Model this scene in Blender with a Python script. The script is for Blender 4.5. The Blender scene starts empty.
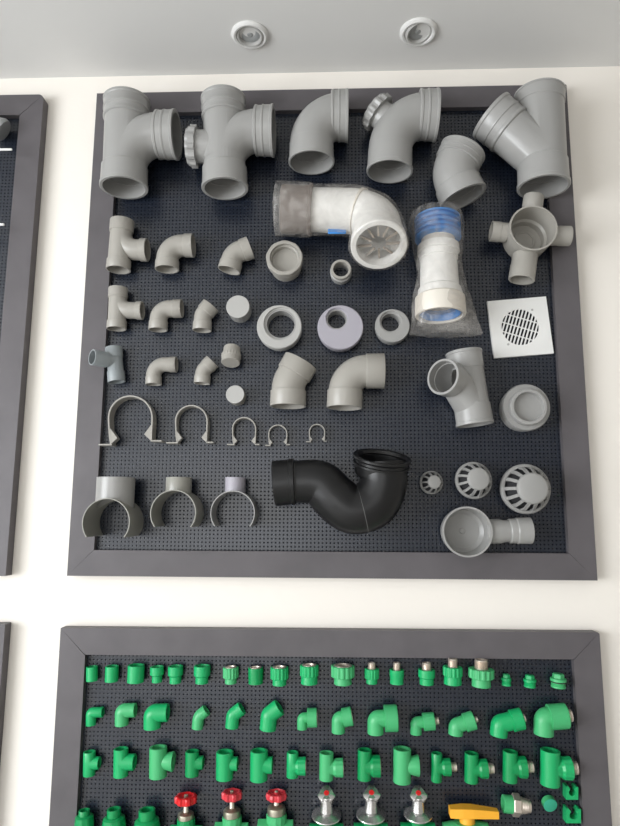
import bpy, bmesh, math, random
from mathutils import Vector as V, Matrix, noise
random.seed(4)
PI = math.pi
SC = bpy.context.scene
COL = SC.collection

# ------------------------------------------------------------------ camera
F = 632.44
PITCH, YAW, ROLL = 0.1535832, -0.0367197, 0.0050424
EYE = V((0, -1.53, 1.5))
fwd = V((math.sin(YAW)*math.cos(PITCH), math.cos(YAW)*math.cos(PITCH), math.sin(PITCH)))
r0 = V((math.cos(YAW), -math.sin(YAW), 0))
u0 = r0.cross(fwd)
RT = r0*math.cos(ROLL) + u0*math.sin(ROLL)
UP = -r0*math.sin(ROLL) + u0*math.cos(ROLL)
cam = bpy.data.cameras.new('camera')
cam.sensor_fit = 'HORIZONTAL'; cam.sensor_width = 36; cam.lens = F*36/620
cam.clip_start = 0.02
co = bpy.data.objects.new('camera', cam); COL.objects.link(co)
co.matrix_world = Matrix(((RT.x, UP.x, -fwd.x, EYE.x), (RT.y, UP.y, -fwd.y, EYE.y),
                          (RT.z, UP.z, -fwd.z, EYE.z), (0, 0, 0, 1)))
SC.camera = co
PANEL_Y = -0.014

def at(px, py, d=0.0):
    """point at distance d in front of the peg panels"""
    ray = fwd + RT*((px-310)/F) + UP*((413-py)/F)
    t = (PANEL_Y - d - EYE.y)/ray.y
    return EYE + ray*t
def mpp(px, py, d=0.0):
    return (at(px, py, d)-EYE).dot(fwd)/F

# ------------------------------------------------------------------ materials
def mat(name, col, rough=.5, metal=0.0, spec=.5, bump=0.0, bscale=60, var=0.0, vscale=8):
    m = bpy.data.materials.new(name); m.use_nodes = True
    nt = m.node_tree; b = nt.nodes['Principled BSDF']
    b.inputs['Base Color'].default_value = (*col, 1)
    b.inputs['Roughness'].default_value = rough
    b.inputs['Metallic'].default_value = metal
    b.inputs['Specular IOR Level'].default_value = spec
    tc = nt.nodes.new('ShaderNodeTexCoord')
    if var:
        n = nt.nodes.new('ShaderNodeTexNoise'); n.inputs['Scale'].default_value = vscale; n.inputs['Detail'].default_value = 5
        nt.links.new(tc.outputs['Object'], n.inputs['Vector'])
        r = nt.nodes.new('ShaderNodeMapRange'); r.inputs[1].default_value = .3; r.inputs[2].default_value = .7
        r.inputs[3].default_value = 1-var; r.inputs[4].default_value = 1+var
        nt.links.new(n.outputs['Fac'], r.inputs[0])
        x = nt.nodes.new('ShaderNodeMix'); x.data_type = 'RGBA'; x.blend_type = 'MULTIPLY'
        x.inputs[0].default_value = 1; x.inputs[6].default_value = (*col, 1)
        nt.links.new(r.outputs[0], x.inputs[7]); nt.links.new(x.outputs[2], b.inputs['Base Color'])
    if bump:
        n = nt.nodes.new('ShaderNodeTexNoise'); n.inputs['Scale'].default_value = bscale
        nt.links.new(tc.outputs['Object'], n.inputs['Vector'])
        bp = nt.nodes.new('ShaderNodeBump'); bp.inputs['Strength'].default_value = bump; bp.inputs['Distance'].default_value = .002
        nt.links.new(n.outputs['Fac'], bp.inputs['Height']); nt.links.new(bp.outputs[0], b.inputs['Normal'])
    return m

M = {}
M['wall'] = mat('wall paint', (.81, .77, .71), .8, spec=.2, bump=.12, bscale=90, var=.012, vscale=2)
M['ceiling'] = mat('ceiling paint', (.66, .655, .64), .9, spec=.1, var=.015, vscale=1.5)
M['floor'] = mat('floor tile', (.52, .50, .47), .35)
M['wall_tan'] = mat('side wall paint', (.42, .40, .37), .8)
M['frame'] = mat('painted frame', (.097, .089, .095), .5, spec=.4, bump=.15, bscale=30, var=.10, vscale=14)
M['frame_side'] = M['frame']
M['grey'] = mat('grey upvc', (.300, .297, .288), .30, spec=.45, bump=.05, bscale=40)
M['grey_warm'] = mat('warm grey upvc', (.330, .315, .285), .34, spec=.4, bump=.05, bscale=40)
M['grey_cool'] = mat('cool grey upvc', (.25, .275, .285), .4, spec=.45)
M['grey_olive'] = mat('olive grey upvc', (.27, .265, .235), .3, spec=.5)
M['grey_lilac'] = mat('lilac grey upvc', (.34, .325, .365), .45)
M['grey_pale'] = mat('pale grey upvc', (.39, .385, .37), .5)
M['black'] = mat('black hdpe', (.007, .007, .0075), .36, spec=.4, bump=.12, bscale=35)
M['seam'] = mat('scuffed seam', (.10, .10, .10), .5)
M['white'] = mat('white plastic', (.76, .76, .74), .4)
M['cream'] = mat('cream plastic', (.66, .62, .55), .45)
M['blue'] = mat('blue rubber', (.02, .20, .56), .4)
M['brown'] = mat('brown grey rubber', (.17, .145, .13), .45)
M['fin'] = mat('seal fins', (.30, .25, .20), .5)
M['green'] = mat('green ppr', (.008, .36, .115), .36, spec=.45)
M['green_l'] = mat('light green ppr', (.055, .40, .15), .4, spec=.45)
M['green_d'] = mat('deep green ppr', (.002, .26, .075), .36, spec=.45)
M['teal'] = mat('teal green ppr', (.03, .36, .22), .5)
M['brass'] = mat('nickel brass', (.74, .66, .58), .34, .8)
M['chrome'] = mat('chrome', (.60, .59, .58), .24, .9)
M['bonnet'] = mat('dull brass bonnet', (.40, .38, .30), .35, .85)
M['red'] = mat('red paint', (.62, .012, .016), .35)
M['pink'] = mat('rose red paint', (.58, .035, .05), .4)
M['orange'] = mat('amber plastic', (.88, .42, .03), .4)
M['steel'] = mat('steel nail', (.5, .5, .5), .35, 1)
M['dark'] = mat('dark slot shade', (.02, .02, .022), .6)
M['rubber'] = mat('black rubber', (.012, .012, .012), .6)
M['glass_grey'] = mat('satin grey metal', (.33, .34, .34), .45, .2)

# peg panel: rows of small holes
m = mat('peg panel', (.010, .012, .018), .27, spec=.62); M['peg'] = m
nt = m.node_tree; b = nt.nodes['Principled BSDF']
tc = nt.nodes.new('ShaderNodeTexCoord'); sp = nt.nodes.new('ShaderNodeSeparateXYZ')
nt.links.new(tc.outputs['Object'], sp.inputs[0])
def mth(op, a, bb=None):
    n = nt.nodes.new('ShaderNodeMath'); n.operation = op
    for i, v in enumerate((a, bb)):
        if v is None: continue
        if isinstance(v, (int, float)): n.inputs[i].default_value = v
        else: nt.links.new(v, n.inputs[i])
    return n.outputs[0]
PITCHM = .0092
fx = mth('SUBTRACT', mth('FRACT', mth('DIVIDE', mth('ADD', sp.outputs[0], 10), PITCHM)), .5)
fz = mth('SUBTRACT', mth('FRACT', mth('DIVIDE', mth('ADD', sp.outputs[2], 10), PITCHM)), .5)
dist = mth('SQRT', mth('ADD', mth('MULTIPLY', fx, fx), mth('MULTIPLY', fz, fz)))
mr = nt.nodes.new('ShaderNodeMapRange'); mr.inputs[1].default_value = .16; mr.inputs[2].default_value = .26
nt.links.new(dist, mr.inputs[0])
mx = nt.nodes.new('ShaderNodeMix'); mx.data_type = 'RGBA'
mx.inputs[6].default_value = (.003, .0038, .006, 1); mx.inputs[7].default_value = (.0095, .0135, .0235, 1)
nt.links.new(mr.outputs[0], mx.inputs[0]); nt.links.new(mx.outputs[2], b.inputs['Base Color'])
spm = mth('MULTIPLY', mth('ADD', mr.outputs[0], .22), .54); nt.links.new(spm, b.inputs['Specular IOR Level'])
bp = nt.nodes.new('ShaderNodeBump'); bp.inputs['Strength'].default_value = .35; bp.inputs['Distance'].default_value = .0006
nt.links.new(mr.outputs[0], bp.inputs['Height']); nt.links.new(bp.outputs[0], b.inputs['Normal'])

# clear wrinkled film
def film(name, tint, opac, bscale=17):
    m = bpy.data.materials.new(name); m.use_nodes = True; nt = m.node_tree
    for n in list(nt.nodes): nt.nodes.remove(n)
    out = nt.nodes.new('ShaderNodeOutputMaterial')
    tr = nt.nodes.new('ShaderNodeBsdfTransparent'); tr.inputs[0].default_value = (.95, .94, .93, 1)
    pr = nt.nodes.new('ShaderNodeBsdfPrincipled'); pr.inputs['Base Color'].default_value = (*tint, 1)
    pr.inputs['Roughness'].default_value = .16; pr.inputs['Specular IOR Level'].default_value = .8
    tc = nt.nodes.new('ShaderNodeTexCoord')
    n1 = nt.nodes.new('ShaderNodeTexNoise'); n1.inputs['Scale'].default_value = bscale; n1.inputs['Detail'].default_value = 1.5
    n1.inputs['Distortion'].default_value = 2.2
    nt.links.new(tc.outputs['Object'], n1.inputs['Vector'])
    bp = nt.nodes.new('ShaderNodeBump'); bp.inputs['Strength'].default_value = 1; bp.inputs['Distance'].default_value = .005
    nt.links.new(n1.outputs['Fac'], bp.inputs['Height']); nt.links.new(bp.outputs[0], pr.inputs['Normal'])
    mr = nt.nodes.new('ShaderNodeMapRange'); mr.inputs[1].default_value = .35; mr.inputs[2].default_value = .75
    mr.inputs[3].default_value = opac*.5; mr.inputs[4].default_value = min(1, opac*1.9)
    nt.links.new(n1.outputs['Fac'], mr.inputs[0])
    mx = nt.nodes.new('ShaderNodeMixShader')
    nt.links.new(mr.outputs[0], mx.inputs[0]); nt.links.new(tr.outputs[0], mx.inputs[1]); nt.links.new(pr.outputs[0], mx.inputs[2])
    nt.links.new(mx.outputs[0], out.inputs[0])
    return m
M['film'] = film('clear film', (.66, .635, .60), .17)
M['film_dense'] = film('doubled clear film', (.62, .58, .54), .34)

# ------------------------------------------------------------------ geometry
def dense(pts):
    """points may be V or ('b', A, C, B, r): fillet"""
    return pts
def fillet(A, C, B, r, n=12):
    a = (A-C).normalized(); b = (B-C).normalized()
    ang = a.angle(b)
    t = r/math.tan(ang/2)
    t = min(t, (A-C).length*.98, (B-C).length*.98); r = t*math.tan(ang/2)
    cen = C + (a+b).normalized()*(r/math.sin(ang/2))
    p0 = C+a*t; p1 = C+b*t
    v0 = p0-cen; v1 = p1-cen; th = v0.angle(v1)
    out = [A]
    for i in range(n+1):
        f = i/n
        out.append(cen + (v0*math.sin((1-f)*th)+v1*math.sin(f*th))/math.sin(th))
    out.append(B)
    return out
def smooth_path(pts, n=8):
    P = [pts[0]*2-pts[1]]+list(pts)+[pts[-1]*2-pts[-2]]
    out = []
    for i in range(1, len(P)-2):
        for k in range(n):
            t = k/n; a, b_, c, d = P[i-1], P[i], P[i+1], P[i+2]
            out.append(.5*((2*b_)+(-a+c)*t+(2*a-5*b_+4*c-d)*t*t+(-a+3*b_-3*c+d)*t**3))
    out.append(P[-2]); return out
class Path:
    def __init__(s, pts):
        q = [pts[0]]
        for p in pts[1:]:
            if (p-q[-1]).length > 1e-6: q.append(p)
        s.p = q; s.s = [0]
        for a, b_ in zip(q, q[1:]): s.s.append(s.s[-1]+(b_-a).length)
        s.L = s.s[-1]
        seg = [(b_-a).normalized() for a, b_ in zip(q, q[1:])]
        s.t = [seg[0]]+[(a+b_).normalized() for a, b_ in zip(seg, seg[1:])]+[seg[-1]]
        ref = V((0, 1, 0)) if abs(s.t[0].y) < .8 else V((0, 0, 1))
        x = ref - s.t[0]*ref.dot(s.t[0]); x.normalize(); s.x = [x]
        for t in s.t[1:]:
            x = x - t*x.dot(t); x.normalize(); s.x.append(x)
    def ev(s, l):
        if l <= 0: return s.p[0]+s.t[0]*l, s.t[0], s.x[0]
        if l >= s.L: return s.p[-1]+s.t[-1]*(l-s.L), s.t[-1], s.x[-1]
        for i in range(len(s.s)-1):
            if l <= s.s[i+1]:
                f = (l-s.s[i])/(s.s[i+1]-s.s[i])
                t = s.t[i].lerp(s.t[i+1], f).normalized(); x = s.x[i].lerp(s.x[i+1], f); x = (x-t*x.dot(t)).normalized()
                return s.p[i].lerp(s.p[i+1], f), t, x
class Geo:
    def __init__(s): s.v = []; s.f = []
    def add(s, v, f):
        o = len(s.v); s.v += [V(p) for p in v]; s.f += [tuple(i+o for i in q) for q in f]; return s
def densify(path, prof):
    out = [prof[0]]
    for a, b_ in zip(prof, prof[1:]):
        lo, hi = min(a[0], b_[0]), max(a[0], b_[0])
        mids = [l for l in path.s if lo+1e-5 < l < hi-1e-5]
        if b_[0] < a[0]: mids = mids[::-1]
        for l in mids:
            f = (l-a[0])/(b_[0]-a[0])
            out.append(tuple([l]+[x+(y-x)*f for x, y in zip(a[1:], b_[1:])]))
        out.append(b_)
    return out
def sweep(g, path, prof, n=32, closed=False, star=0, rot=0.0, sq=None):
    """prof: (s, r[, ripple]) ; closed = a profile loop (a tube with walls), else capped solid"""
    if not isinstance(path, Path): path = Path(path)
    prof = densify(path, [tuple(p)+(0,)*(3-len(p)) for p in prof])
    if closed:
        prof = prof + densify(path, [prof[-1], prof[0]])[1:-1]
    vs = []; m = len(prof)
    for (l, r, amp) in prof:
        c, t, x = path.ev(l); y = t.cross(x)
        for k in range(n):
            a = 2*PI*k/n+rot
            rr = r*(1+(amp*max(-1, min(1, 2.2*math.cos(star*a))) if star else 0))
            if r < 1e-7: rr = 1e-7
            vs.append(c+x*(math.cos(a)*rr)+y*(math.sin(a)*rr))
    fs = []
    for i in range(m if closed else m-1):
        j = (i+1) % m
        for k in range(n):
            k2 = (k+1) % n
            fs.append((i*n+k, j*n+k, j*n+k2, i*n+k2))
    if not closed:
        fs.append(tuple(range(n))); fs.append(tuple(reversed([(m-1)*n+k for k in range(n)])))
    return g.add(vs, fs)
def box(g, c, dx, dy, dz, hx, hy, hz):
    vs = [c+dx*(sx*hx)+dy*(sy*hy)+dz*(sz*hz) for sx in (-1, 1) for sy in (-1, 1) for sz in (-1, 1)]
    return g.add(vs, [(0, 1, 3, 2), (4, 6, 7, 5), (0, 4, 5, 1), (2, 3, 7, 6), (0, 2, 6, 4), (1, 5, 7, 3)])
X, Y, Z = V((1, 0, 0)), V((0, 1, 0)), V((0, 0, 1))
def abox(g, x0, x1, y0, y1, z0, z1):
    return box(g, V(((x0+x1)/2, (y0+y1)/2, (z0+z1)/2)), X, Y, Z, (x1-x0)/2, (y1-y0)/2, (z1-z0)/2)
def prism(g, poly, y0, y1):
    """poly: list of V; extruded in Y from y0 to y1"""
    n = len(poly)
    vs = [V((p.x, y0, p.z)) for p in poly]+[V((p.x, y1, p.z)) for p in poly]
    return g.add(vs, [tuple(range(n)), tuple(reversed(range(n, 2*n)))]+[(i, (i+1) % n, n+(i+1) % n, n+i) for i in range(n)])
def loft(g, rings, cap=True):
    n = len(rings[0]); vs = [p for r in rings for p in r]; fs = []
    for i in range(len(rings)-1):
        for k in range(n):
            fs.append((i*n+k, (i+1)*n+k, (i+1)*n+(k+1) % n, i*n+(k+1) % n))
    if cap: fs.append(tuple(range(n))); fs.append(tuple(reversed([(len(rings)-1)*n+k for k in range(n)])))
    return g.add(vs, fs)
def tomesh(g, org=V((0, 0, 0)), name='m'):
    me = bpy.data.meshes.new(name)
    me.from_pydata([p-org for p in g.v], [], g.f)
    bm = bmesh.new(); bm.from_mesh(me)
    bmesh.ops.remove_doubles(bm, verts=bm.verts, dist=1e-6)
    bmesh.ops.recalc_face_normals(bm, faces=bm.faces)
    bm.to_mesh(me); bm.free()
    return me
def finish(me, m, angle=32, flat=False):
    me.materials.clear(); me.materials.append(M[m] if isinstance(m, str) else m)
    for p in me.polygons: p.use_smooth = not flat
    if not flat: me.set_sharp_from_angle(angle=math.radians(angle))
def obj(name, g, m, parent=None, org=None, flat=False, bevel=0, angle=32):
    """g is a Geo or a ready mesh in world space"""
    if parent is not None: org = parent['_o'] if '_o' in parent else [0, 0, 0]
    org = V(org) if org is not None else V((0, 0, 0))
    if isinstance(g, Geo): me = tomesh(g, org)
    else:
        me = g; me.transform(Matrix.Translation(-org))
    me.name = name
    finish(me, m, angle, flat)
    o = bpy.data.objects.new(name, me); COL.objects.link(o)
    if parent is not None:
        o.parent = parent; o['_o'] = list(org)
        if 'world_kid' in o: pass
    else:
        o.location = org; o['_o'] = list(org)
    if bevel:
        b_ = o.modifiers.new('b', 'BEVEL'); b_.width = bevel; b_.segments = 2; b_.limit_method = 'ANGLE'; b_.angle_limit = math.radians(40)
    return o
def thing(name, label, cat, org, group=None):
    o = bpy.data.objects.new(name, None); COL.objects.link(o); o.empty_display_size = .02
    o.location = org; o['_o'] = list(org); o['label'] = label; o['category'] = cat
    if group: o['group'] = group
    return o
def tag(o, label, cat, group=None):
    o['label'] = label; o['category'] = cat
    if group: o['group'] = group
    return o
def boolean(base, op, other):
    """meshes in world space -> mesh"""
    a = bpy.data.objects.new('tmpa', base); b_ = bpy.data.objects.new('tmpb', other)
    COL.objects.link(a); COL.objects.link(b_)
    md = a.modifiers.new('x', 'BOOLEAN'); md.operation = op; md.object = b_; md.solver = 'EXACT'
    dg = bpy.context.evaluated_depsgraph_get(); dg.update()
    me = bpy.data.meshes.new_from_object(a.evaluated_get(dg))
    bpy.data.objects.remove(a); bpy.data.objects.remove(b_)
    return me
def hollow(outs, ins):
    """outs, ins: lists of Geo solids"""
    me = tomesh(outs[0])
    for o in outs[1:]: me = boolean(me, 'UNION', tomesh(o))
    for i in ins: me = boolean(me, 'DIFFERENCE', tomesh(i))
    return me
def S(path, prof, **k):
    return sweep(Geo(), path, prof, **k)

class Ctx:
    """converts photo positions to places in front of the panel for one item"""
    def __init__(s, px, py, R=0, d=None, extra=0.0):
        if d is None:
            d = 0
            for _ in range(3): d = R*mpp(px, py, d)+extra
        s.d = d; s.m = mpp(px, py, d); s.base = at(px, py, 0)
    def P(s, px, py, dd=0): return at(px, py, s.d+dd)

def collar_shell(c, n, L, R, ri, kind='plain'):
    """socket mouth ending at c, facing n"""
    p = Path([c-n*L, c])
    if kind == 'ring':      # push-fit socket with a bead
        pr = [(0, R*.915), (.001, R*.945), (L*.05, R*.975), (L*.14, R*.975), (L*.18, R*.95), (L*.40, R*.955), (L*.43, R*.985), (L*.50, R*.985), (L*.54, R*.965), (L*.84, R*.97), (L*.88, R), (L*.985, R), (L, R*.985)]
    elif kind == 'long':
        pr = [(0, R*.93), (.0015, R*.955), (L*.84, R*.97), (L*.86, R), (L*.98, R), (L, R*.985)]
    else:
        pr = [(0, R*.95), (.001, R*.985), (L*.97, R), (L, R*.985)]
    loop = pr+[(L, ri), (0, ri)]
    return S(p, loop, closed=True, n=40)

def pipe_fit(name, label, cat, org, paths, Rb, wall, socks, m, group=None, extra=(), node=None):
    """paths: list of point lists; Rb: body radius (m, or list); socks: (path index, end, length, R, kind)"""
    t = node or thing(name, label, cat, org, group)
    Rbs = Rb if isinstance(Rb, (list, tuple)) else [Rb]*len(paths)
    PP = [Path(p) for p in paths]
    trim = {}
    for (i, e, L, R, k) in socks: trim[(i, e)] = L*.62
    if len(PP) == 1:
        p = PP[0]; a, z = trim.get((0, 0), 0), p.L-trim.get((0, 1), 0)
        R = Rbs[0]
        body = S(p, [(a, R), (z, R), (z, R-wall), (a, R-wall)], closed=True, n=40)
    else:
        outs = []; ins = []
        for i, p in enumerate(PP):
            a, z = (trim.get((i, 0), 0) if (i, 0) in trim else 0), p.L-trim.get((i, 1), 0)
            R = Rbs[i]
            outs.append(S(p, [(a, R), (z, R)], n=40))
            e0 = -.02 if i == 0 else 0
            ins.append(S(p, [(a+(e0 if i == 0 else 0), R-wall), (z+.02, R-wall)], n=40))
        body = hollow(outs, ins)
    obj('body', body, m, t)
    for (i, e, L, R, k) in socks:
        p = PP[i]
        c, tt, _ = p.ev(p.L if e else 0); n_ = tt if e else -tt
        obj('pipe_socket', collar_shell(c, n_, L, R, Rbs[i]-wall*.3, k), m, t)
    return t

# ------------------------------------------------------------------ room
def struct(name, g, m, **k):
    o = obj(name, g, m, flat=True, **k); o['kind'] = 'structure'; return o
CEIL = 2.658; XL, XR, YB = -2.6, 2.7, -5.2
g = Geo(); abox(g, XL-.15, XR+.15, 0, .15, 0, CEIL); struct('wall_back', g, 'wall')
g = Geo(); abox(g, XL-.15, XR+.15, YB-.15, .15, CEIL, CEIL+.1); struct('ceiling', g, 'ceiling')
g = Geo(); abox(g, XL-.15, XR+.15, YB-.15, .15, -.1, 0); struct('floor', g, 'floor')
WY0, WY1, WZ0, WZ1 = -4.2, -1.0, .55, 2.2
g = Geo()
abox(g, XL-.15, XL, YB, WY0, 0, CEIL); abox(g, XL-.15, XL, WY1, 0, 0, CEIL)
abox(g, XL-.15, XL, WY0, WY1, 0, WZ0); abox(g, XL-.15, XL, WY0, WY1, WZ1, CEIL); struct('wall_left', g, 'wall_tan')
g = Geo()
for (y0, y1, z0, z1) in ((WY0, WY0+.05, WZ0, WZ1), (WY1-.05, WY1, WZ0, WZ1), (WY0, WY1, WZ0, WZ0+.05), (WY0, WY1, WZ1-.05, WZ1), ((WY0+WY1)/2-.025, (WY0+WY1)/2+.025, WZ0, WZ1)):
    abox(g, XL-.1, XL-.05, y0, y1, z0, z1)
struct('window_1', g, 'white')
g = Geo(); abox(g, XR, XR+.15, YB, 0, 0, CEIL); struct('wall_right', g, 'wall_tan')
g = Geo(); abox(g, XL, -2.2, YB-.15, YB, 0, CEIL); abox(g, .1, XR, YB-.15, YB, 0, CEIL); abox(g, -2.2, .1, YB-.15, YB, 2.3, CEIL)
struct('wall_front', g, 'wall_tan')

def area(name, loc, rot, sx, sy, power, col=(1, 1, 1)):
    l = bpy.data.lights.new(name, 'AREA'); l.shape = 'RECTANGLE'; l.size = sx; l.size_y = sy; l.energy = power; l.color = col
    o = bpy.data.objects.new(name, l); COL.objects.link(o); o.location = loc; o.rotation_euler = rot
area('window_daylight', (XL-.2, (WY0+WY1)/2, (WZ0+WZ1)/2), (0, -PI/2, 0), WZ1-WZ0, WY1-WY0, 215, (.95, .975, 1))
area('front_fill_light', (-1.05, YB-.2, 1.2), (PI/2, 0, 0), 2.3, 2.2, 42, (1, .985, .96))  # unseen soft fill added behind the camera, set leftwards to steer the light
w = bpy.data.worlds.new('w'); SC.world = w; w.use_nodes = True
w.node_tree.nodes['Background'].inputs[0].default_value = (.86, .93, 1, 1)
w.node_tree.nodes['Background'].inputs[1].default_value = 1.0

# ceiling downlights
for (px, py, lab, rx) in ((250, 34.5, 'round white recessed downlight in the ceiling above the cleaning-eye tee', -.02),
                          (418.5, 31.5, 'round white recessed downlight in the ceiling above the elbow with a screw cap', .22)):
    ray = fwd + RT*((px-310)/F) + UP*((413-py)/F)
    c = EYE+ray*((CEIL-EYE.z)/ray.z); R = .0455
    t = thing('downlight', lab, 'ceiling light', c, 'recessed ceiling downlights')
    dn = V((0, 0, -1))
    p = Path([c, c+dn*.01])
    obj('trim_ring', S(p, [(0, R), (.002, R*1.01), (.006, R*.95), (.008, R*.86), (.007, R*.76), (0, R*.72)], closed=True, n=48), 'ceiling', t)
    tilt = V((rx, -.12, -1)).normalized()
    p = Path([c, c+tilt*.01])
    lh = obj('lamp_holder', S(p, [(-.006, R*.73), (.004, R*.73), (.0075, R*.66), (.007, R*.60), (.002, R*.56), (-.006, R*.55)], closed=True, n=48), 'grey_pale', t)
    obj('lens', S(p, [(-.004, R*.56), (-.001, R*.55), (.001, R*.40), (-.001, R*.2), (.002, R*.1), (.002, .0003)], n=40), 'glass_grey', lh)

# ------------------------------------------------------------------ boards
def board(x0, x1, z0, z1, label, rot=0.0, rnd=.003):
    t = thing('display_board', label, 'display board', V(((x0+x1)/2, 0, z0)), 'dark framed display boards on the wall')
    w_ = .0605; yf = -.03
    g = Geo(); abox(g, x0+w_*.8, x1-w_*.8, PANEL_Y, -.001, z0+w_*.8, z1-w_*.8)
    pan = obj('peg_panel', g, 'peg', t, flat=True)
    def rail(*q):
        g = Geo(); prism(g, [V(p) for p in q], yf, -.0005)
        obj('frame_rail', g, 'frame', t, flat=True)
    e = 0
    t.rotation_euler.y = rot
    cr = [(x1-rnd+rnd*math.sin(PI/2*k/8), 0, z1-rnd+rnd*math.cos(PI/2*k/8)) for k in range(9)]
    rail((x0, 0, z1), *cr[:5], (x1-w_, 0, z1-w_+.002), (x0+w_, 0, z1-w_+.002))
    rail((x0, 0, z0), (x1, 0, z0), (x1-w_, 0, z0+w_-.001), (x0+w_, 0, z0+w_-.001))
    rail((x0, 0, z0+e), (x0, 0, z1-e), (x0+w_, 0, z1-w_-e), (x0+w_, 0, z0+w_+e))
    rail((x1, 0, z0+e), *cr[4:][::-1], (x1-w_, 0, z1-w_-e), (x1-w_, 0, z0+w_+e))
    return t
BX0, BX1, BT, BB = -.6225, .6003, 2.587, 1.347
board(BX0, BX1, BB, BT, 'dark grey framed pegboard covered with grey pipe fittings')
board(-.6255, .6015, .013, 1.2316, 'dark grey framed pegboard covered with green pipe fittings', -.0035, .005)
board(-.769-1.222, -.769, BB, BT+.002, 'dark framed board cut off at the left edge, just below the ceiling', .003, .014)
board(-.7660-1.222, -.7660, .008, 1.2338+.005, 'dark framed board cut off at the left edge, low down', .004)

# ------------------------------------------------------------------ large grey fittings
G = 'grey'
def sock(c, *items): return [(i, e, L*c.m, R*c.m, k) for (i, e, L, R, k) in items]

# swept tee, far left
c = Ctx(125, 145, 24.5, extra=.009)
main = [c.P(127, 101), c.P(124, 188)]
br = fillet(c.P(125, 186), c.P(126, 135), c.P(177, 135), 33*c.m)[1:]
t = pipe_fit('pipe_tee', 'large grey swept tee in the top corner beside the left rail, no screw cap', 'pipe tee', c.base, [main, br], 21*c.m, 1.6*c.m,
         sock(c, (0, 0, 22, 23.2, 'ring'), (0, 1, 22, 23.4, 'long'), (1, 1, 20, 24, 'ring')), G, 'large grey drainage fittings')
# swept tee with access cap
c = Ctx(224, 145, 24.8, extra=.006)
main = [c.P(223.5, 99), c.P(225, 189)]
br = fillet(c.P(224, 188), c.P(224, 131), c.P(274, 131), 34*c.m)[1:]
t = pipe_fit('pipe_tee', 'large grey swept tee with a notched screw cap on its left side', 'pipe tee', c.base, [main, br], 20.5*c.m, 1.6*c.m,
         sock(c, (0, 0, 22, 22.8, 'ring'), (0, 1, 22, 23, 'long'), (1, 1, 19, 24.8, 'ring')), G, 'large grey drainage fittings')
def access_cap(t, c, a, b_, Rn, Rc, thick):
    n_ = (b_-a).normalized(); L = (b_-a).length
    obj('cap_neck', S(Path([a, b_]), [(0, Rn), (L, Rn), (L, Rn*.8), (0, Rn*.8)], closed=True, n=36), G, t)
    th = thick
    k = obj('access_cap', S(Path([b_-n_*th, b_+n_*.001]), [(0, Rc*.90), (.0005, Rc, .035), (th*.7, Rc, .05), (th*.72, Rc*.93, .03), (th, Rc*.9, .02), (th+.001, Rc*.3), (th+.001, .0004)], n=96, star=12), G, t, angle=25)
    k['label'] = 'notched screw cap'
access_cap(t, c, c.P(212, 147), c.P(188.5, 146.5), 16*c.m, 19.6*c.m, 9.5*c.m)
# 90 bend
c = Ctx(315, 130, 25)
p = fillet(c.P(311.5, 163), c.P(311.5, 116.5), c.P(348, 116), 30*c.m)
pipe_fit('pipe_elbow', 'large plain grey ninety-degree elbow right of the capped tee', 'pipe elbow', c.base, [p], 21.5*c.m, 1.6*c.m,
         sock(c, (0, 0, 21, 22.8, 'long'), (0, 1, 17, 25, 'ring')), G, 'large grey drainage fittings')
# 90 bend with access cap
c = Ctx(400, 130, 25)
p = fillet(c.P(389.5, 172), c.P(391.5, 115), c.P(437, 115.5), 38*c.m)
t = pipe_fit('pipe_elbow', 'large grey ninety-degree elbow with a notched screw cap on its corner', 'pipe elbow', c.base, [p], 21.5*c.m, 1.6*c.m,
         sock(c, (0, 0, 24, 22.8, 'long'), (0, 1, 19, 25, 'ring')), G, 'large grey drainage fittings')
access_cap(t, c, c.P(391, 123), c.P(373.5, 109), 14*c.m, 18.5*c.m, 9*c.m)
# 45 bend
c = Ctx(458, 173, 24.5)
p = fillet(c.P(463, 151), c.P(452.5, 173), c.P(463.5, 198), 26*c.m)
pipe_fit('pipe_elbow', 'large grey forty-five-degree bend hanging under the big Y branch', 'pipe elbow', c.base, [p], 21.5*c.m, 1.6*c.m,
         sock(c, (0, 0, 14, 23.5, 'ring'), (0, 1, 16, 24, 'long')), G, 'large grey drainage fittings')
# wye
c = Ctx(525, 140, 25.5, extra=.012)
main = [c.P(539.5, 94), c.P(543.5, 187.5)]
br = [c.P(542, 158), c.P(490, 115)]
pipe_fit('pipe_wye', 'large grey Y branch at the top right corner, one arm slanting up left', 'pipe Y branch', c.base, [main, br], 23*c.m, 1.6*c.m,
         sock(c, (0, 0, 13, 25, 'long'), (0, 1, 26, 25.2, 'long'), (1, 1, 26, 25.2, 'ring')), G, 'large grey drainage fittings')

# ------------------------------------------------------------------ small grey tees, elbows
def grey_tee(label, mid, R, main, br, rad, m='grey_warm', sl=12):
    c = Ctx(*mid, R)
    mp = [c.P(*q) for q in main]
    bp_ = fillet(c.P(*br[0]), c.P(*br[1]), c.P(*br[2]), rad*c.m)[1:]
    pipe_fit('pipe_tee', label, 'pipe tee', c.base, [mp, bp_], [R*.91*c.m, R*.86*c.m], .9*c.m+.0004,
             sock(c, (0, 0, sl, R, 'plain'), (0, 1, sl*.85, R, 'plain'), (1, 1, sl*.6, R*.96, 'plain')), m, 'small grey tees by the left rail')
grey_tee('grey tee upper of the two small ones by the left rail, under the largest tee', (121, 245), 12, [(122.3, 221), (118.3, 270)], [(122, 222), (121, 250), (147.5, 250)], 17)
grey_tee('grey tee in the middle row by the left rail, directly above the bluish tee', (118, 310), 9.7, [(118.3, 288.5), (116.5, 329)], [(118, 290), (118, 310.5), (142.5, 310.5)], 13, sl=10)

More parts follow.
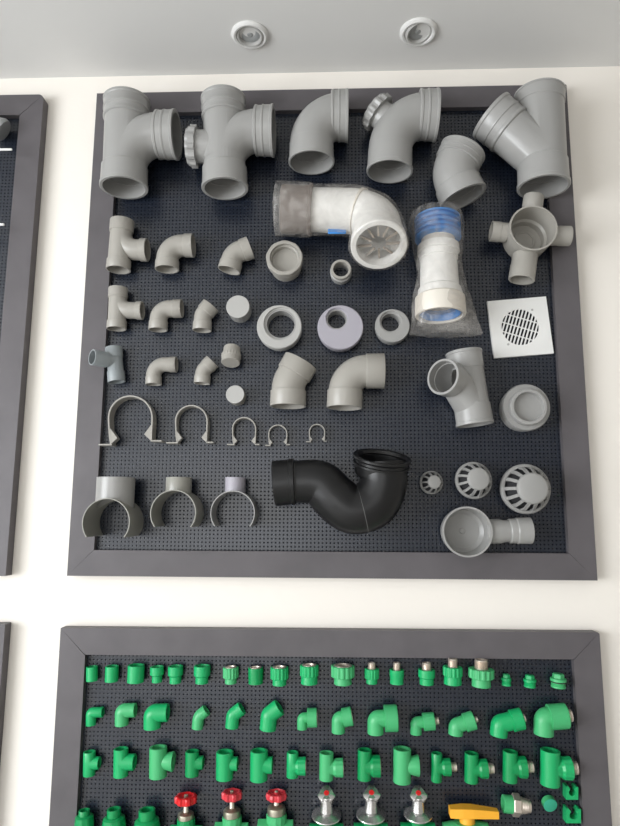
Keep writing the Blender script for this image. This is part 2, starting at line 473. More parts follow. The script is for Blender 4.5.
def elbow(label, pts, R, rad, m='grey_warm', s0=9, s1=9, kind='plain', group='small grey elbows', cat='pipe elbow', wall=None, rb=.92):
    mx_, my_ = pts[1]
    c = Ctx(mx_, my_, R)
    p = fillet(c.P(*pts[0]), c.P(*pts[1]), c.P(*pts[2]), rad*c.m)
    return pipe_fit('pipe_elbow', label, cat, c.base, [p], R*rb*c.m, (wall or (.9*c.m+.0004)),
                    sock(c, (0, 0, s0, R, kind), (0, 1, s1, R, kind)), m, group)
elbow('small grey ninety-degree elbow right of the uppermost small tee', [(167, 269.5), (168, 246), (193.5, 245.5)], 11.9, 14)
elbow('small grey forty-five-degree bend, in the highest row of small fittings', [(229, 270.5), (233.5, 254), (250.5, 247.5)], 11.5, 13)
elbow('small grey ninety-degree elbow in the middle row, above the smallest elbow', [(158, 330), (159, 309), (182, 308.5)], 9.4, 11)
elbow('small grey forty-five-degree bend in the middle row, left of the round pale cap', [(202, 330.5), (203, 315), (211, 305.5)], 9.5, 11)
elbow('smallest grey ninety-degree elbow, just above the second largest pipe clip', [(153.5, 384.5), (154, 364.5), (176.5, 364.5)], 8, 11, s0=8, s1=7)
elbow('smallest grey forty-five-degree bend, left of the ridged adaptor plug', [(202, 383.5), (203, 371), (212.5, 361.5)], 8.2, 9, s0=8, s1=8)
elbow('mid-size grey forty-five-degree bend below the ring with a large hole', [(288, 406.5), (288.5, 383), (301, 361.5)], 18, 24, s0=16, s1=15, group='mid-size grey elbows')
elbow('mid-size grey ninety-degree elbow above the black trap', [(344.5, 408), (345.5, 371), (384, 371)], 17.8, 22, s0=18, s1=18, group='mid-size grey elbows')

# bluish tee with branch coming out to the left
c = Ctx(115, 363, 8.6)
mp = [c.P(113.7, 347.5), c.P(116.7, 382)]
a = c.P(115.3, 361.5)
bdir = V((-.68, -.73, 0)).normalized(); Lb = .060
bp_ = [a, a+bdir*Lb]
pipe_fit('pipe_tee', 'small bluish-grey tee whose branch pokes out over the left rail', 'pipe tee', c.base, [mp, bp_], [7.7*c.m, 7*c.m], .002,
         sock(c, (0, 0, 11, 8.5, 'plain'), (0, 1, 11, 8.6, 'plain'), (1, 1, 15, 7.9, 'plain')), 'grey_cool', 'small grey tees by the left rail')

# tee with its branch turned to the viewer
c = Ctx(468, 388, 19)
mp = [c.P(463.6, 352), c.P(475, 425)]
tipn = V((-.68, -.73, .06)).normalized(); b_ = at(442.6, 376.6, c.d+.066)
br = fillet(c.P(471, 408), b_-tipn*.052, b_, 17*c.m)
pipe_fit('pipe_wye', 'grey branch fitting with its slanted mouth turned outward, left of the stepped grey disc', 'pipe Y branch', c.base, [mp, br], [17*c.m, 15.8*c.m], .0026,
         sock(c, (0, 0, 19, 18.2, 'long'), (0, 1, 21, 18.6, 'long'), (1, 1, 14, 17.8, 'plain')), G)

# ------------------------------------------------------------------ parts standing out from the board (axis along the wall normal)
def out_path(px, py, d0, d1):
    """axis starting at depth d0, ending at depth d1 where it appears at (px, py)"""
    e = at(px, py, d1); return Path([V((e.x, PANEL_Y-d0, e.z)), e])
def cm(px, py, d): return mpp(px, py, d)

# coupling with ragged rim
mm = cm(284, 257, .06); p = out_path(284.3, 257.5, .0006, .062); L = p.L; R = 18.3*mm
t = thing('pipe_coupling', 'grey cup-shaped coupling with a ragged rim left of the wrapped elbow', 'pipe coupling', p.p[0])
obj('body', S(p, [(0, R*.86), (L*.62, R*.88), (L*.62, R*.8), (.004, R*.72), (.004, .0005), (0, .0005)], closed=True, n=44), 'grey_warm', t)
obj('threaded_rim', S(p, [(L*.56, R*.88), (L*.57, R*.97, .006), (L*.7, R*.99, .008), (L*.72, R*.94), (L*.76, R, .007), (L*.97, R, .009), (L, R*.96), (L, R*.80), (L*.56, R*.80)], closed=True, n=90, star=9), 'grey_warm', t)
obj('inner_plug', S(p, [(L*.1, R*.79), (L*.86, R*.79), (L*.84, R*.73), (L*.62, R*.70), (L*.62, .0005)], n=40), 'grey_warm', t)
# small coupling
mm = cm(341, 270, .035); p = out_path(341, 269, .0006, .04); L = p.L; R = 11*mm
t = thing('pipe_coupling', 'very small grey coupling ring with a dark hole, under the wrapped elbow', 'pipe coupling', p.p[0])
obj('body', S(p, [(0, R*.95), (L*.6, R), (L*.66, R*.9), (L*.66, R*.7), (0, R*.7)], closed=True, n=40), 'grey', t)
obj('mouth_ring', S(p, [(L*.5, R*.9), (L*.97, R*.93), (L, R*.9), (L, R*.72), (L*.97, R*.69), (L*.5, R*.69)], closed=True, n=40), 'grey_warm', t)
# end caps
def cap(label, px, py, Rp, dep, m, face):
    mm = cm(px, py, dep); p = out_path(px, py, .0006, dep); L = p.L; R = Rp*mm
    t = thing('end_cap', label, 'end cap', p.p[0], 'round grey end caps')
    obj('side_skirt', S(p, [(0, R*.97, .0), (L*.45, R*.97, .012), (L*.9, R*.97, .012), (L*.93, R*.93), (L*.93, .0005), (0, .0005)], n=96, closed=True, star=18), m, t)
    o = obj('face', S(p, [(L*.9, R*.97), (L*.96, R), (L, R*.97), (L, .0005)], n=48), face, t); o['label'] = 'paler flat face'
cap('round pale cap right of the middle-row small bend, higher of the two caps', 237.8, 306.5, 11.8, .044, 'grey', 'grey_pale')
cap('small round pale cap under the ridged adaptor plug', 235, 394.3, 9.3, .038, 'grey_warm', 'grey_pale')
# ridged adaptor plug seen askew
mm = cm(232, 357, .02); a = at(232, 350, .021); dirn = V((.0, -.35, -.94)).normalized(); L = 15.5*mm
a = a+Z*(2*mm)
p = Path([a, a+dirn*L*1.15]); L = p.L; R = 9.6*mm
t = thing('adaptor_plug', 'small stepped grey adaptor with a ridged band between the two round caps', 'adaptor', at(232, 357, 0))
obj('spigot', S(p, [(0, R*.82), (.001, R*.87), (L*.55, R*.9), (L*.55, R*.7), (0, R*.68)], closed=True, n=40), 'grey_warm', t)
obj('ridged_band', S(p, [(L*.45, R*.92), (L*.47, R, .02), (L*.66, R, .025), (L*.69, R*.96), (L*.96, R*.97), (L, R*.9), (L, .0005)], n=96, star=20), 'grey_warm', t)
# reducing rings
def reducer(label, px, py, Rp, hx, hy, Rh, dep, m, face=None):
    mm = cm(px, py, dep); p = out_path(px, py, 0.001, dep); L = p.L; R = Rp*mm
    q = out_path(hx, hy, .001, dep); Rr = Rh*mm
    t = thing('reducing_ring', label, 'reducer', p.p[0], 'round grey reducing rings')
    out = S(p, [(0, R*.93), (L*.35, R*.94), (L*.37, R*.985), (L*.8, R), (L*.93, R), (L, R*.965)], n=64)
    me = hollow([out], [S(q, [(-.02, Rr*.92), (q.L-.006, Rr*.92), (q.L-.0055, Rr), (q.L+.02, Rr)], n=48)])
    obj('body', me, m, t)
    lip = Path([q.ev(q.L-.004)[0], q.ev(q.L-.001)[0]])
    obj('inner_sleeve', S(q, [(.001, Rr*.915), (q.L-.007, Rr*.915), (q.L-.007, Rr*.82), (.001, Rr*.80)], closed=True, n=48), 'grey', t)
reducer('thick pale grey ring with the largest hole, above the mid-size forty-five bend', 279.2, 326.5, 22.6, 280.5, 323.5, 17, .042, 'grey_pale')
reducer('lilac grey disc with a small off-centre hole near its top', 340.4, 327, 23, 336.8, 318.5, 11.3, .042, 'grey_lilac')
reducer('grey ring with an off-centre hole left of the wrapped blue-ribbed connector', 392.5, 325.5, 17.4, 390.8, 321.5, 11.2, .036, 'grey')
# stepped cap, right
mm = cm(526, 408, .045)
p = out_path(526.8, 407, .0006, .045); L = p.L; R = 24*mm
t = thing('stepped_cap', 'stepped round grey access plug below the white square grate', 'access plug', p.p[0])
obj('body', S(p, [(0, R*.95), (L*.85, R), (L, R*.96), (L, R*.6), (L*.3, R*.6), (L*.3, .0005), (0, .0005)], closed=True, n=56), 'grey', t)
p = out_path(529.2, 406.5, .04, .066); L = p.L; R = 18.2*mm
obj('raised_neck', S(p, [(0, R), (L*.9, R), (L, R*.96), (L, R*.82), (L*.96, R*.80), (L*.35, R*.78), (L*.35, .0005), (0, .0005)], closed=True, n=8*6, star=8), 'grey', t)
# vent cowls
def cowl(label, bx, by, Rb_, cx_, cy_, Rc_, d0, d1, n):
    A = at(bx, by, d0); B = at(cx_, cy_, d1); R = Rb_*cm(bx, by, d0); r = Rc_*cm(cx_, cy_, d1)
    B = V((B.x*.5+A.x*.5, B.y, B.z*.5+A.z*.5)) if False else B
    t = thing('vent_cowl', label, 'vent cowl', V((A.x, PANEL_Y, A.z)), 'domed vent cowls')
    ax = (B-A).normalized(); L = (B-A).length
    q = Path([V((A.x, PANEL_Y-.0005, A.z)), A])
    obj('spigot', S(q, [(0, R*.78), (q.L, R*.8), (q.L, R*.72), (0, R*.7)], closed=True, n=48), 'grey', t)
    p = Path([A, B])
    obj('base_ring', S(p, [(-L*.10, R*.93), (-L*.05, R), (L*.10, R), (L*.16, R*.955), (L*.16, R*.87), (-L*.10, R*.87)], closed=True, n=56), 'grey', t)
    obj('crown_cap', S(p, [(L*.84, r*.88), (L*.87, r*1.0), (L*.93, r*1.0), (L*.99, r*.93), (L*1.02, r*.80), (L*1.03, .0005)], n=48), 'grey', t)
    g = Geo(); _, tt, x = p.ev(0); y = tt.cross(x)
    for k in range(n):
        a = 2*PI*(k+.5)/n; rd = x*math.cos(a)+y*math.sin(a); tg = tt.cross(rd)
        pts = [(L*.06, R*.88), (L*.48, (R*.50+r*.50)), (L*.86, r*.96)]
        wd = [.10*R, .085*R, .10*r+.02*R]
        rings = []
        for (s_, rr), wv in zip(pts, wd):
            cc = A+tt*s_+rd*rr; th = .0022
            rings.append([cc-tg*wv*.75+rd*th, cc+tg*wv*.75+rd*th, cc+tg*wv*.75-rd*th, cc-tg*wv*.75-rd*th])
        loft(g, rings)
    rc = obj('rib_cage', g, 'grey', t, angle=20)
    # dark core added as painted shade for the hollow behind the slots
    obj('slot_shade', S(p, [(0, R*.80), (L*.45, R*.44+r*.44), (L*.8, r*.86)], n=40), 'dark', rc)
cowl('smallest domed grey vent cowl, beside the black trap', 431.2, 482.5, 11.6, 434.6, 482, 6.8, .024, .055, 10)
cowl('middle-sized domed grey vent cowl, second of the three', 473.3, 480.5, 18.5, 479, 478.8, 11.4, .028, .070, 12)
cowl('largest domed grey vent cowl above the hopper pipe, near the right rail', 525, 489, 24.8, 533.4, 488.3, 15.8, .030, .088, 14)
# hopper with side pipe
p = out_path(467.6, 531.8, .004, .072); L = p.L; mm = cm(467, 531, .07); R = 25*mm
t = thing('hopper_trap', 'round grey bowl-shaped gully with a short side pipe, near the bottom rail', 'drain trap', p.p[0])
obj('bowl', S(p, [(0, R*.60), (L*.27, R*.93), (L*.8, R*.98), (L*.82, R), (L, R), (L, R*.93), (L*.75, R*.92), (L*.25, R*.86), (L*.16, R*.70), (L*.14, R*.12), (L*.17, R*.1), (L*.17, .0005), (0, .0005)], closed=True, n=60), 'grey', t)
dd = .036; a = at(487, 531.5, dd); e = at(530.5, 530.5, dd); q = Path([a, e]); m2 = cm(510, 531, dd); Q = q.L
obj('side_pipe', S(q, [(-.004, 11*m2), (Q*.12, 12.2*m2), (Q*.30, 12.2*m2), (Q*.38, 11*m2), (Q*.62, 11*m2), (Q*.62, 9.5*m2), (-.004, 9.5*m2)], closed=True, n=40), 'grey', t)
obj('pipe_socket', S(q, [(Q*.5, 11.5*m2), (Q*.52, 12.2*m2), (Q*.66, 12.3*m2), (Q*.68, 13*m2), (Q, 13.1*m2), (Q, 11.3*m2), (Q*.5, 10.8*m2)], closed=True, n=40), 'grey', t)
# four-way manifold
p = out_path(533.5, 227.7, .001, .092); L = p.L; mm = cm(533, 228, .09); R = 23.8*mm
t = thing('floor_gully', 'grey four-way gully cup with stub pipes on every side, above the white grate', 'drain gully', p.p[0])
obj('cup', S(p, [(0, R*.80), (L*.12, R*.86), (L*.2, R*.95), (L*.96, R), (L, R), (L, R*.93), (L*.35, R*.90), (L*.30, R*.80), (L*.12, R*.75), (L*.12, .0005), (0, .0005)], closed=True, n=64), 'grey_warm', t)
f_ = Path([p.ev(L*.11)[0], p.ev(L*.17)[0]])
obj('floor_boss', S(f_, [(0, R*.5), (f_.L*.6, R*.5), (f_.L, R*.46), (f_.L, R*.40), (f_.L*.6, R*.38), (f_.L*.6, .0005)], n=40), 'grey_warm', t)
dd = .052; cen = p.ev(dd-.002)[0]
def port(e, r, Lk, ang=None):
    d_ = (e-cen); d_.y = 0; Ld = d_.length; n_ = d_.normalized()
    q = Path([cen+n_*R*.93, cen+n_*Ld]); k = q.L
    obj('stub_pipe', S(q, [(0, r*.97), (k*.42, r*.97), (k*.45, r*1.0), (k*.98, r), (k, r*.97), (k, r*.84), (0, r*.82)], closed=True, n=40), 'grey_warm', t)
port(at(534, 196.5, dd), 10.3*mm, 0); port(at(491, 231, dd), 10.3*mm, 0); port(at(570, 236, dd), 10.2*mm, 0)
port(at(521.5, 280, dd), 13*mm, 0)

# ------------------------------------------------------------------ square grate
cs = [(487.3, 301.3), (547, 296.3), (553.3, 352.5), (493.4, 357.3)]
dg_ = .009
W = [at(*q, dg_) for q in cs]
cen = sum(W, V())/4; ux = ((W[1]-W[0])+(W[2]-W[3])).normalized(); uz = ux.cross(Y) * -1
uz = V((-ux.z, 0, ux.x)); side = ((W[1]-W[0]).length+(W[0]-W[3]).length)/2
t = thing('floor_grate', 'white square drain grate with rows of slanted slots in a circle', 'drain grate', V((cen.x, PANEL_Y, cen.z)))
yb, yf = PANEL_Y-.0005, PANEL_Y-dg_
hs = side/2; gc = V((cen.x, 0, cen.z))+ux*0-uz*.001; Rg = 19.3*cm(520, 326, dg_)
ring = 48
g = Geo()
def sq(a):  # point on the square outline at angle a
    cx_, sz_ = math.cos(a), math.sin(a); k = hs/max(abs(cx_), abs(sz_)); return gc+ux*cx_*k+uz*sz_*k
vs = []; fs = []
for k in range(ring):
    a = 2*PI*(k)/ring + PI/4*0
    ci = gc+ux*math.cos(a)*Rg+uz*math.sin(a)*Rg; so = sq(a)
    for (q_, y_) in ((so, yb), (so, yf), (ci, yf), (ci, yb)): vs.append(V((q_.x, y_, q_.z)))
for k in range(ring):
    j = (k+1) % ring
    for i in range(4): fs.append((k*4+i, j*4+i, j*4+(i+1) % 4, k*4+(i+1) % 4))
g.add(vs, fs); plate = obj('plate', g, 'white', t, angle=30)
# slotted disc: bars and dividers, tilted
a20 = math.radians(-22)
e1 = ux*math.cos(a20)+uz*math.sin(a20)      # along the dividers
e2 = V((-e1.z, 0, e1.x))
g = Geo()
def chord(off, R_): return math.sqrt(max(0, R_*R_-off*off))
yc = (yf+.001+yb-.002)/2
for i, off in enumerate((-.5, 0, .5)):
    o_ = off*Rg*.96; h = chord(o_, Rg); box(g, V((gc.x, yf+.0022, gc.z))+e2*o_, e1, Y, e2, h, .0016, .0011)
nb = 11
for i in range(-nb//2-4, nb//2+5):
    o_ = (i+.5)*Rg*2/11.0
    h = chord(o_, Rg)
    if h < .003: continue
    box(g, V((gc.x, yf+.0024, gc.z))+e1*o_, e1, Y, e2, Rg*.036, .0016, h)
sweep(g, Path([V((gc.x, yf+.004, gc.z)), V((gc.x, yf+.0004, gc.z))]), [(0, Rg*1.0), (.0036, Rg*1.0), (.0036, Rg*.955), (0, Rg*.955)], closed=True, n=48)
obj('slot_insert', g, 'white', t, angle=20)
# screw ears
for a in (math.radians(50), math.radians(230)):
    q_ = gc+ux*math.cos(a)*Rg*1.13+uz*math.sin(a)*Rg*1.13
    obj('screw', S(Path([V((q_.x, yf+.001, q_.z)), V((q_.x, yf-.0006, q_.z))]), [(0, .0028), (.0016, .0028), (.0016, .0004)], n=16), 'grey_pale', plate)

# ------------------------------------------------------------------ pipe clips
def clip(label, xl, xr, ytop, yfl, yfr, fl, fr, wide, dep=.03):
    d = dep; P_ = lambda a, b_: at(a, b_, d); mm = cm((xl+xr)/2, ytop, d)
    xc = (xl+xr)/2; r = (xr-xl)/2; yc_ = ytop+r
    th = wide*.68
    def ribbon(pts, w_):
        g = Geo(); n = len(pts)
        L_, R_ = [], []
        for i, q in enumerate(pts):
            a = pts[max(0, i-1)]; b_ = pts[min(n-1, i+1)]
            dx, dy = b_[0]-a[0], b_[1]-a[1]; l = math.hypot(dx, dy) or 1
            nx, ny = -dy/l*w_/2, dx/l*w_/2
            L_.append(P_(q[0]+nx, q[1]+ny)); R_.append(P_(q[0]-nx, q[1]-ny))
        rings = [[V((a.x, PANEL_Y-.0005, a.z)), V((a.x, PANEL_Y-d, a.z)), V((b_.x, PANEL_Y-d, b_.z)), V((b_.x, PANEL_Y-.0005, b_.z))] for a, b_ in zip(L_, R_)]
        return loft(g, rings)
    bow = .12*r
    pts = [(xl+bow*.8, yfl-1), (xl+bow*.4, yfl-r*.35), (xl, yc_+r*.15), (xl, yc_)]
    pts += [(xc-r*math.cos(a), yc_-r*math.sin(a)) for a in [PI*k/20 for k in range(1, 20)]]
    pts += [(xr, yc_), (xr, yc_+r*.15), (xr-bow*.3, yfr-r*.35), (xr-bow*.3, yfr-1)]
    c0 = at(xc, yc_, 0)
    t = thing('pipe_clip', label, 'pipe clip', c0, 'omega-shaped grey pipe clips')
    obj('strap', ribbon(pts, th), 'grey_warm', t, angle=40)
    for (x0, x1, yy, sgn) in ((fl, xl+bow, yfl, 1), (xr-bow*.5, fr, yfr, -1)):
        xa = xl+bow*.6 if sgn > 0 else xr-bow*.3
        h = r*.72
        g = ribbon([(x0, yy), ((x0+x1)/2, yy), (x1+sgn*.6, yy)], th)
        tri = [P_(xa, yy-h*1.05), P_(xa+sgn*h*.45, yy-h*.42), P_(xa+sgn*.2, yy)]
        prism(g, tri, PANEL_Y-d+.0005, PANEL_Y-d*.35)
        obj('foot', g, 'grey_warm', t, angle=30)
clip('largest omega pipe clip, next to the left rail', 108.5, 152, 396, 444.6, 440.8, 98.5, 162, 2.0, .034)
clip('second largest omega pipe clip, with a wider one to its left', 175.5, 207, 405.5, 442.7, 442.3, 166, 213.7, 1.8, .030)
clip('middle omega pipe clip, third in size of the five', 232.5, 255.5, 417.5, 444.4, 444.4, 227, 260, 1.5, .024)
clip('second smallest omega pipe clip, below the mid-size forty-five bend', 268.7, 286.8, 425, 445.3, 444.6, 265.3, 290.5, 1.4, .020)
clip('smallest omega pipe clip, above the mouth of the black trap', 309.3, 324.6, 424.3, 441.7, 441.2, 306, 327, 1.3, .018)

# ------------------------------------------------------------------ saddles
def saddle(label, fx_, fy_, Rf, dep, sx, sR, sy0, m, ms):
    A = at(fx_, fy_, dep); mmf = cm(fx_, fy_, dep); R = Rf*mmf
    t = thing('pipe_saddle', label, 'pipe saddle', V((A.x, PANEL_Y, A.z)), 'grey saddle branches above the bottom rail')
    g = Geo(); wall = .0022; vs = []; n = 40; a0, a1 = math.radians(-37), math.radians(217)
    rings = []
    for k in range(n+1):
        a = a0+(a1-a0)*k/n; dx, dz = math.cos(a), math.sin(a)
        rings.append([V((A.x+dx*R, PANEL_Y-.0005, A.z+dz*R)), V((A.x+dx*R, A.y, A.z+dz*R)), V((A.x+dx*(R-wall), A.y, A.z+dz*(R-wall))), V((A.x+dx*(R-wall), PANEL_Y-.0005, A.z+dz*(R-wall)))])
    loft(g, rings)
    ymid = (PANEL_Y+A.y)/2; dm = dep/2
    top = at(sx, sy0, dm); r = sR*cm(sx, sy0, dm)
    strap = boolean(tomesh(g), 'DIFFERENCE', tomesh(S(Path([V((A.x, ymid, A.z+R*.3)), V((A.x, ymid, A.z+R*1.4))]), [(0, r-wall), (R*1.1, r-wall)], n=40)))
    obj('saddle_strap', strap, m, t)
    q = Path([V((A.x, ymid, A.z+R*.5)), V((A.x, ymid, top.z))])
    cut = S(Path([V((A.x, .05, A.z)), V((A.x, -.3, A.z))]), [(0, R-wall*.4), (.35, R-wall*.4)], n=64)
    sl = hollow([S(q, [(0, r), (q.L-.001, r), (q.L, r*.985)], n=48)], [S(q, [(-.01, r-wall), (q.L+.01, r-wall)], n=48), cut])
    obj('branch_sleeve', sl, ms, t)
saddle('largest grey saddle branch, overlapping the left rail', 105.8, 522.5, 24.3, .105, 114.6, 18.6, 477.5, 'grey_olive', 'grey')
saddle('middle grey saddle branch, between two others', 173, 513, 23.2, .088, 178, 12.8, 477.5, 'grey_olive', 'grey_olive')
saddle('grey saddle branch with the narrowest, lilac sleeve, beside the black trap', 232.5, 513, 22.4, .066, 234.5, 10.2, 477.5, 'grey', 'grey_lilac')

# ------------------------------------------------------------------ black trap
c = Ctx(340, 495, 31, extra=.003)
ctl = [(274, 483.5), (298, 481.5), (320, 483), (334, 497), (352, 509.5), (373, 504), (383, 484), (382, 458)]
pts = smooth_path([c.P(*q) for q in ctl], 8); p = Path(pts); L = p.L; m_ = c.m
t = thing('drain_trap', 'black plastic P-trap with a wide flanged mouth facing up', 'drain trap', c.base)
obj('u_bend', S(p, [(L*.10, 20.5*m_), (L*.2, 21.5*m_), (L*.45, 24*m_), (L*.75, 24*m_), (L*.97, 23.5*m_), (L*.97, 21*m_), (L*.10, 18*m_)], closed=True, n=44), 'black', t)
o = obj('mould_seam', S(p, [(L*.62-.0006, 23*m_), (L*.62-.0006, 24.15*m_), (L*.62+.0006, 24.15*m_), (L*.62+.0006, 23*m_)], closed=True, n=44), 'seam', t)
obj('inlet_socket', S(p, [(0, 22*m_), (.002, 22.8*m_), (L*.10, 22.6*m_), (L*.105, 23.3*m_), (L*.13, 23.3*m_), (L*.135, 21.2*m_), (L*.16, 20.8*m_), (L*.16, 18.5*m_), (0, 20*m_)], closed=True, n=44), 'black', t)
e, tt, _ = p.ev(L); tt = (tt*.2+V((.14, -.42, .92)).normalized()*.9).normalized()
q = Path([e-tt*(19*m_), e+tt*(1.5*m_)]); k = q.L
obj('collar', S(q, [(0, 23.5*m_), (k*.15, 26*m_), (k*.55, 27*m_), (k*.57, 28.6*m_), (k*.66, 28.6*m_), (k*.68, 26.6*m_), (k*.8, 26.6*m_), (k*.8, 23*m_), (0, 22*m_)], closed=True, n=48), 'black', t)
obj('flange_ring', S(q, [(k*.78, 26*m_), (k*.84, 28.4*m_), (k*.9, 29.2*m_), (k, 29.2*m_), (k*1.03, 28.4*m_), (k*1.0, 25*m_), (k*.85, 23.3*m_)], closed=True, n=48), 'black', t)

# ------------------------------------------------------------------ wrapped pan connectors
c = Ctx(330, 212, 28.5)
m_ = c.m
A = c.P(281.5, 209); C = c.P(376, 212)
tip = at(374, 249, c.d+.03)
t = thing('pan_connector', 'white elbow pan connector wrapped in clear plastic, lying sideways', 'pan connector', c.base, 'plastic-wrapped toilet connectors')
dn = V((0, -.55, -.83)).normalized()
C2 = tip-dn*(34*m_)
Cn = V((C2.x, C2.y, C2.z))
pp = fillet(A, C, C+dn*(60*m_), 28*m_); p = Path(pp); L = p.L
obj('bend', S(p, [(30*m_, 21.5*m_), (L*.6, 22.5*m_), (L*.96, 24*m_), (L*.96, 22*m_), (30*m_, 19.5*m_)], closed=True, n=44), 'white', t)
obj('band', S(p, [(76*m_, 22*m_), (76.5*m_, 23.8*m_), (79*m_, 23.8*m_), (79.5*m_, 22*m_)], closed=True, n=44), 'cream', t)
k = obj('rubber_sleeve', S(p, [(0, 23*m_), (.002, 24*m_), (27*m_, 24*m_), (28*m_, 25.5*m_), (31*m_, 25.5*m_), (31*m_, 20*m_), (0, 20*m_)], closed=True, n=44), 'brown', t); k['label'] = 'brown-grey end sleeve'
e, tt, xx = p.ev(L)
q = Path([e-tt*(10*m_), e])
obj('mouth_ring', S(q, [(0, 24*m_), (.001, 26*m_), (q.L*.9, 26.5*m_), (q.L, 25.5*m_), (q.L, 21.5*m_), (0, 21*m_)], closed=True, n=48), 'white', t)
g = Geo(); yy = tt.cross(xx)
for k_ in range(10):
    a = 2*PI*k_/10+.2; rd = xx*math.cos(a)+yy*math.sin(a); tg = tt.cross(rd)
    box(g, e-tt*(9*m_)+rd*(14*m_), (rd*.9-tt*.4).normalized(), tg, tt, 7.5*m_, .9*m_, 1.2*m_)
obj('seal_fins', g, 'fin', t, flat=True)
g = Geo(); box(g, c.P(337, 230, .008), X, Y, Z, 9*m_, .002, 4*m_); k = obj('printed_tag', g, 'blue', t, bevel=.002); k['label'] = 'blue tag under the film'
def crinkle(path, prof, n=56, amp=.0035, fr=26, sq_=None):
    g = sweep(Geo(), path, prof, n=n)
    for i, v in enumerate(g.v):
        d_ = noise.noise_vector(v*fr*.6)*1.2+noise.noise_vector(v*fr*1.5)*.5
        v += d_*amp
    return g
st = [(-5*m_+i*(L+5*m_)/40, (27.0 if i*(L+5*m_)/40 < 36*m_ else 25.2+2.8*max(0, i/40-.62)/.38)*m_) for i in range(41)]
st = [(-7*m_, 15*m_)]+st+[(L+3*m_, 20*m_)]
bg = crinkle(p, st, amp=.0028)
me = tomesh(bg, V(t['_o'])); k = obj('plastic_wrap', bg, 'film', t, angle=180); k['label'] = 'clear crinkled film'
# loose corner of the wrap
g = Geo(); rings = []
for i in range(9):
    f = i/8; cc = c.P(392+14*f*.9, 222+36*f, .035); w_ = (15*math.sin(PI*min(1, f*1.1+.08))+2)*m_
    rings.append([cc+V((math.cos(a)*w_*.5, math.sin(a)*w_*.32, math.sin(a+1)*w_*.5))+noise.noise_vector(cc*40+V((a, 0, 0)))*.006 for a in [2*PI*j/16 for j in range(16)]])
loft(g, rings); k = obj('wrap_tail', g, 'film', t, angle=180)

# straight connector in bag
c = Ctx(438, 265, 26, extra=.008)
m_ = c.m
A = c.P(437.3, 219); B = at(440.5, 316, c.d+.012); p = Path([A, B]); L = p.L
t = thing('pan_connector', 'white straight pan connector with blue ribbed end, in a clear plastic bag', 'pan connector', c.base, 'plastic-wrapped toilet connectors')
pr = [(-2*m_, 19*m_)]
for i in range(5):
    s0 = (-1+i*5)*m_; pr += [(s0, 20*m_), (s0+.4*m_, 22.5*m_), (s0+2.6*m_, 23*m_), (s0+3*m_, 20*m_)]
pr += [(23*m_, 15*m_), (-2*m_, 15*m_)]
k = obj('ribbed_seal', S(p, pr, closed=True, n=48), 'blue', t); k['label'] = 'blue ribbed rubber end'
obj('neck', S(p, [(18*m_, 16.5*m_), (30*m_, 16.5*m_), (30.5*m_, 15*m_), (18*m_, 14*m_)], closed=True, n=40), 'cream', t)
obj('collar', S(p, [(28*m_, 16*m_), (30*m_, 20.5*m_), (37*m_, 20.8*m_), (38*m_, 19.5*m_), (38*m_, 15*m_), (28*m_, 14*m_)], closed=True, n=40), 'white', t)
obj('barrel', S(p, [(37*m_, 19.3*m_), (44*m_, 19*m_), (44.5*m_, 18*m_), (74*m_, 19*m_), (76*m_, 21*m_), (84*m_, 22.2*m_), (84*m_, 19*m_), (37*m_, 15*m_)], closed=True, n=44), 'white', t)
obj('flared_mouth', S(p, [(83*m_, 22*m_), (85*m_, 24.2*m_), (L*.985, 24.8*m_), (L, 24*m_), (L, 21.5*m_), (83*m_, 19*m_)], closed=True, n=48), 'cream', t)
obj('mouth_seal', S(p, [(L*.88, 21.6*m_), (L*.96, 21.6*m_), (L*.985, 19*m_), (L*.93, 16*m_), (L*.88, 18*m_)], closed=True, n=48), 'blue', t)
def ell_rings(specs, n=64):
    rings = []
    for i, (px, py, rx, ry, dd) in enumerate(specs):
        cc = at(px, py, max(ry*m_+.002, c.d+dd))
        ring = []
        for j in range(n):
            a = 2*PI*j/n
            v = cc+V((math.cos(a)*rx*m_, math.sin(a)*ry*m_, 0))
            f = min(1, i/3)
            v += noise.noise_vector(v*16)*.005+noise.noise_vector(v*38)*.0022 + X*(.0016*math.sin(a*11+i*.3)*max(0, i-14)/10)
            ring.append(v)
        rings.append(ring)
    return rings
sp_ = [(436, 211, 14, 12, 0), (436, 212, 22, 20, 0)]
key = [(213, 24, 24.5, 436), (220, 26.5, 25.5, 436.5), (240, 25.5, 25, 438), (252, 24, 24, 438.5), (262, 22.3, 22.3, 438.5), (272, 23, 21.5, 439.5), (295, 27.5, 24, 441.5), (315, 31, 26.5, 443.5), (328, 33.5, 22, 445), (334, 35, 12, 445.5), (335.5, 34, 5, 445)]
for (a, b_) in zip(key, key[1:]):
    for k_ in range(3):
        f = k_/3; y_, rx, ry, x_ = [u+(v-u)*f for u, v in zip(a, b_)]
        sp_.append((x_, y_, rx, ry, .006))
sp_.append((445, 335.5, 34, 3, .006))
g = Geo(); loft(g, ell_rings(sp_), cap=True)
k = obj('plastic_bag', g, 'film', t, angle=180); k['label'] = 'clear crinkled film'

# ------------------------------------------------------------------ green fittings
GG = 'green fittings on the lower board'
def gr(n): return {'g': 'green', 'l': 'green_l', 'd': 'green_d'}[n]
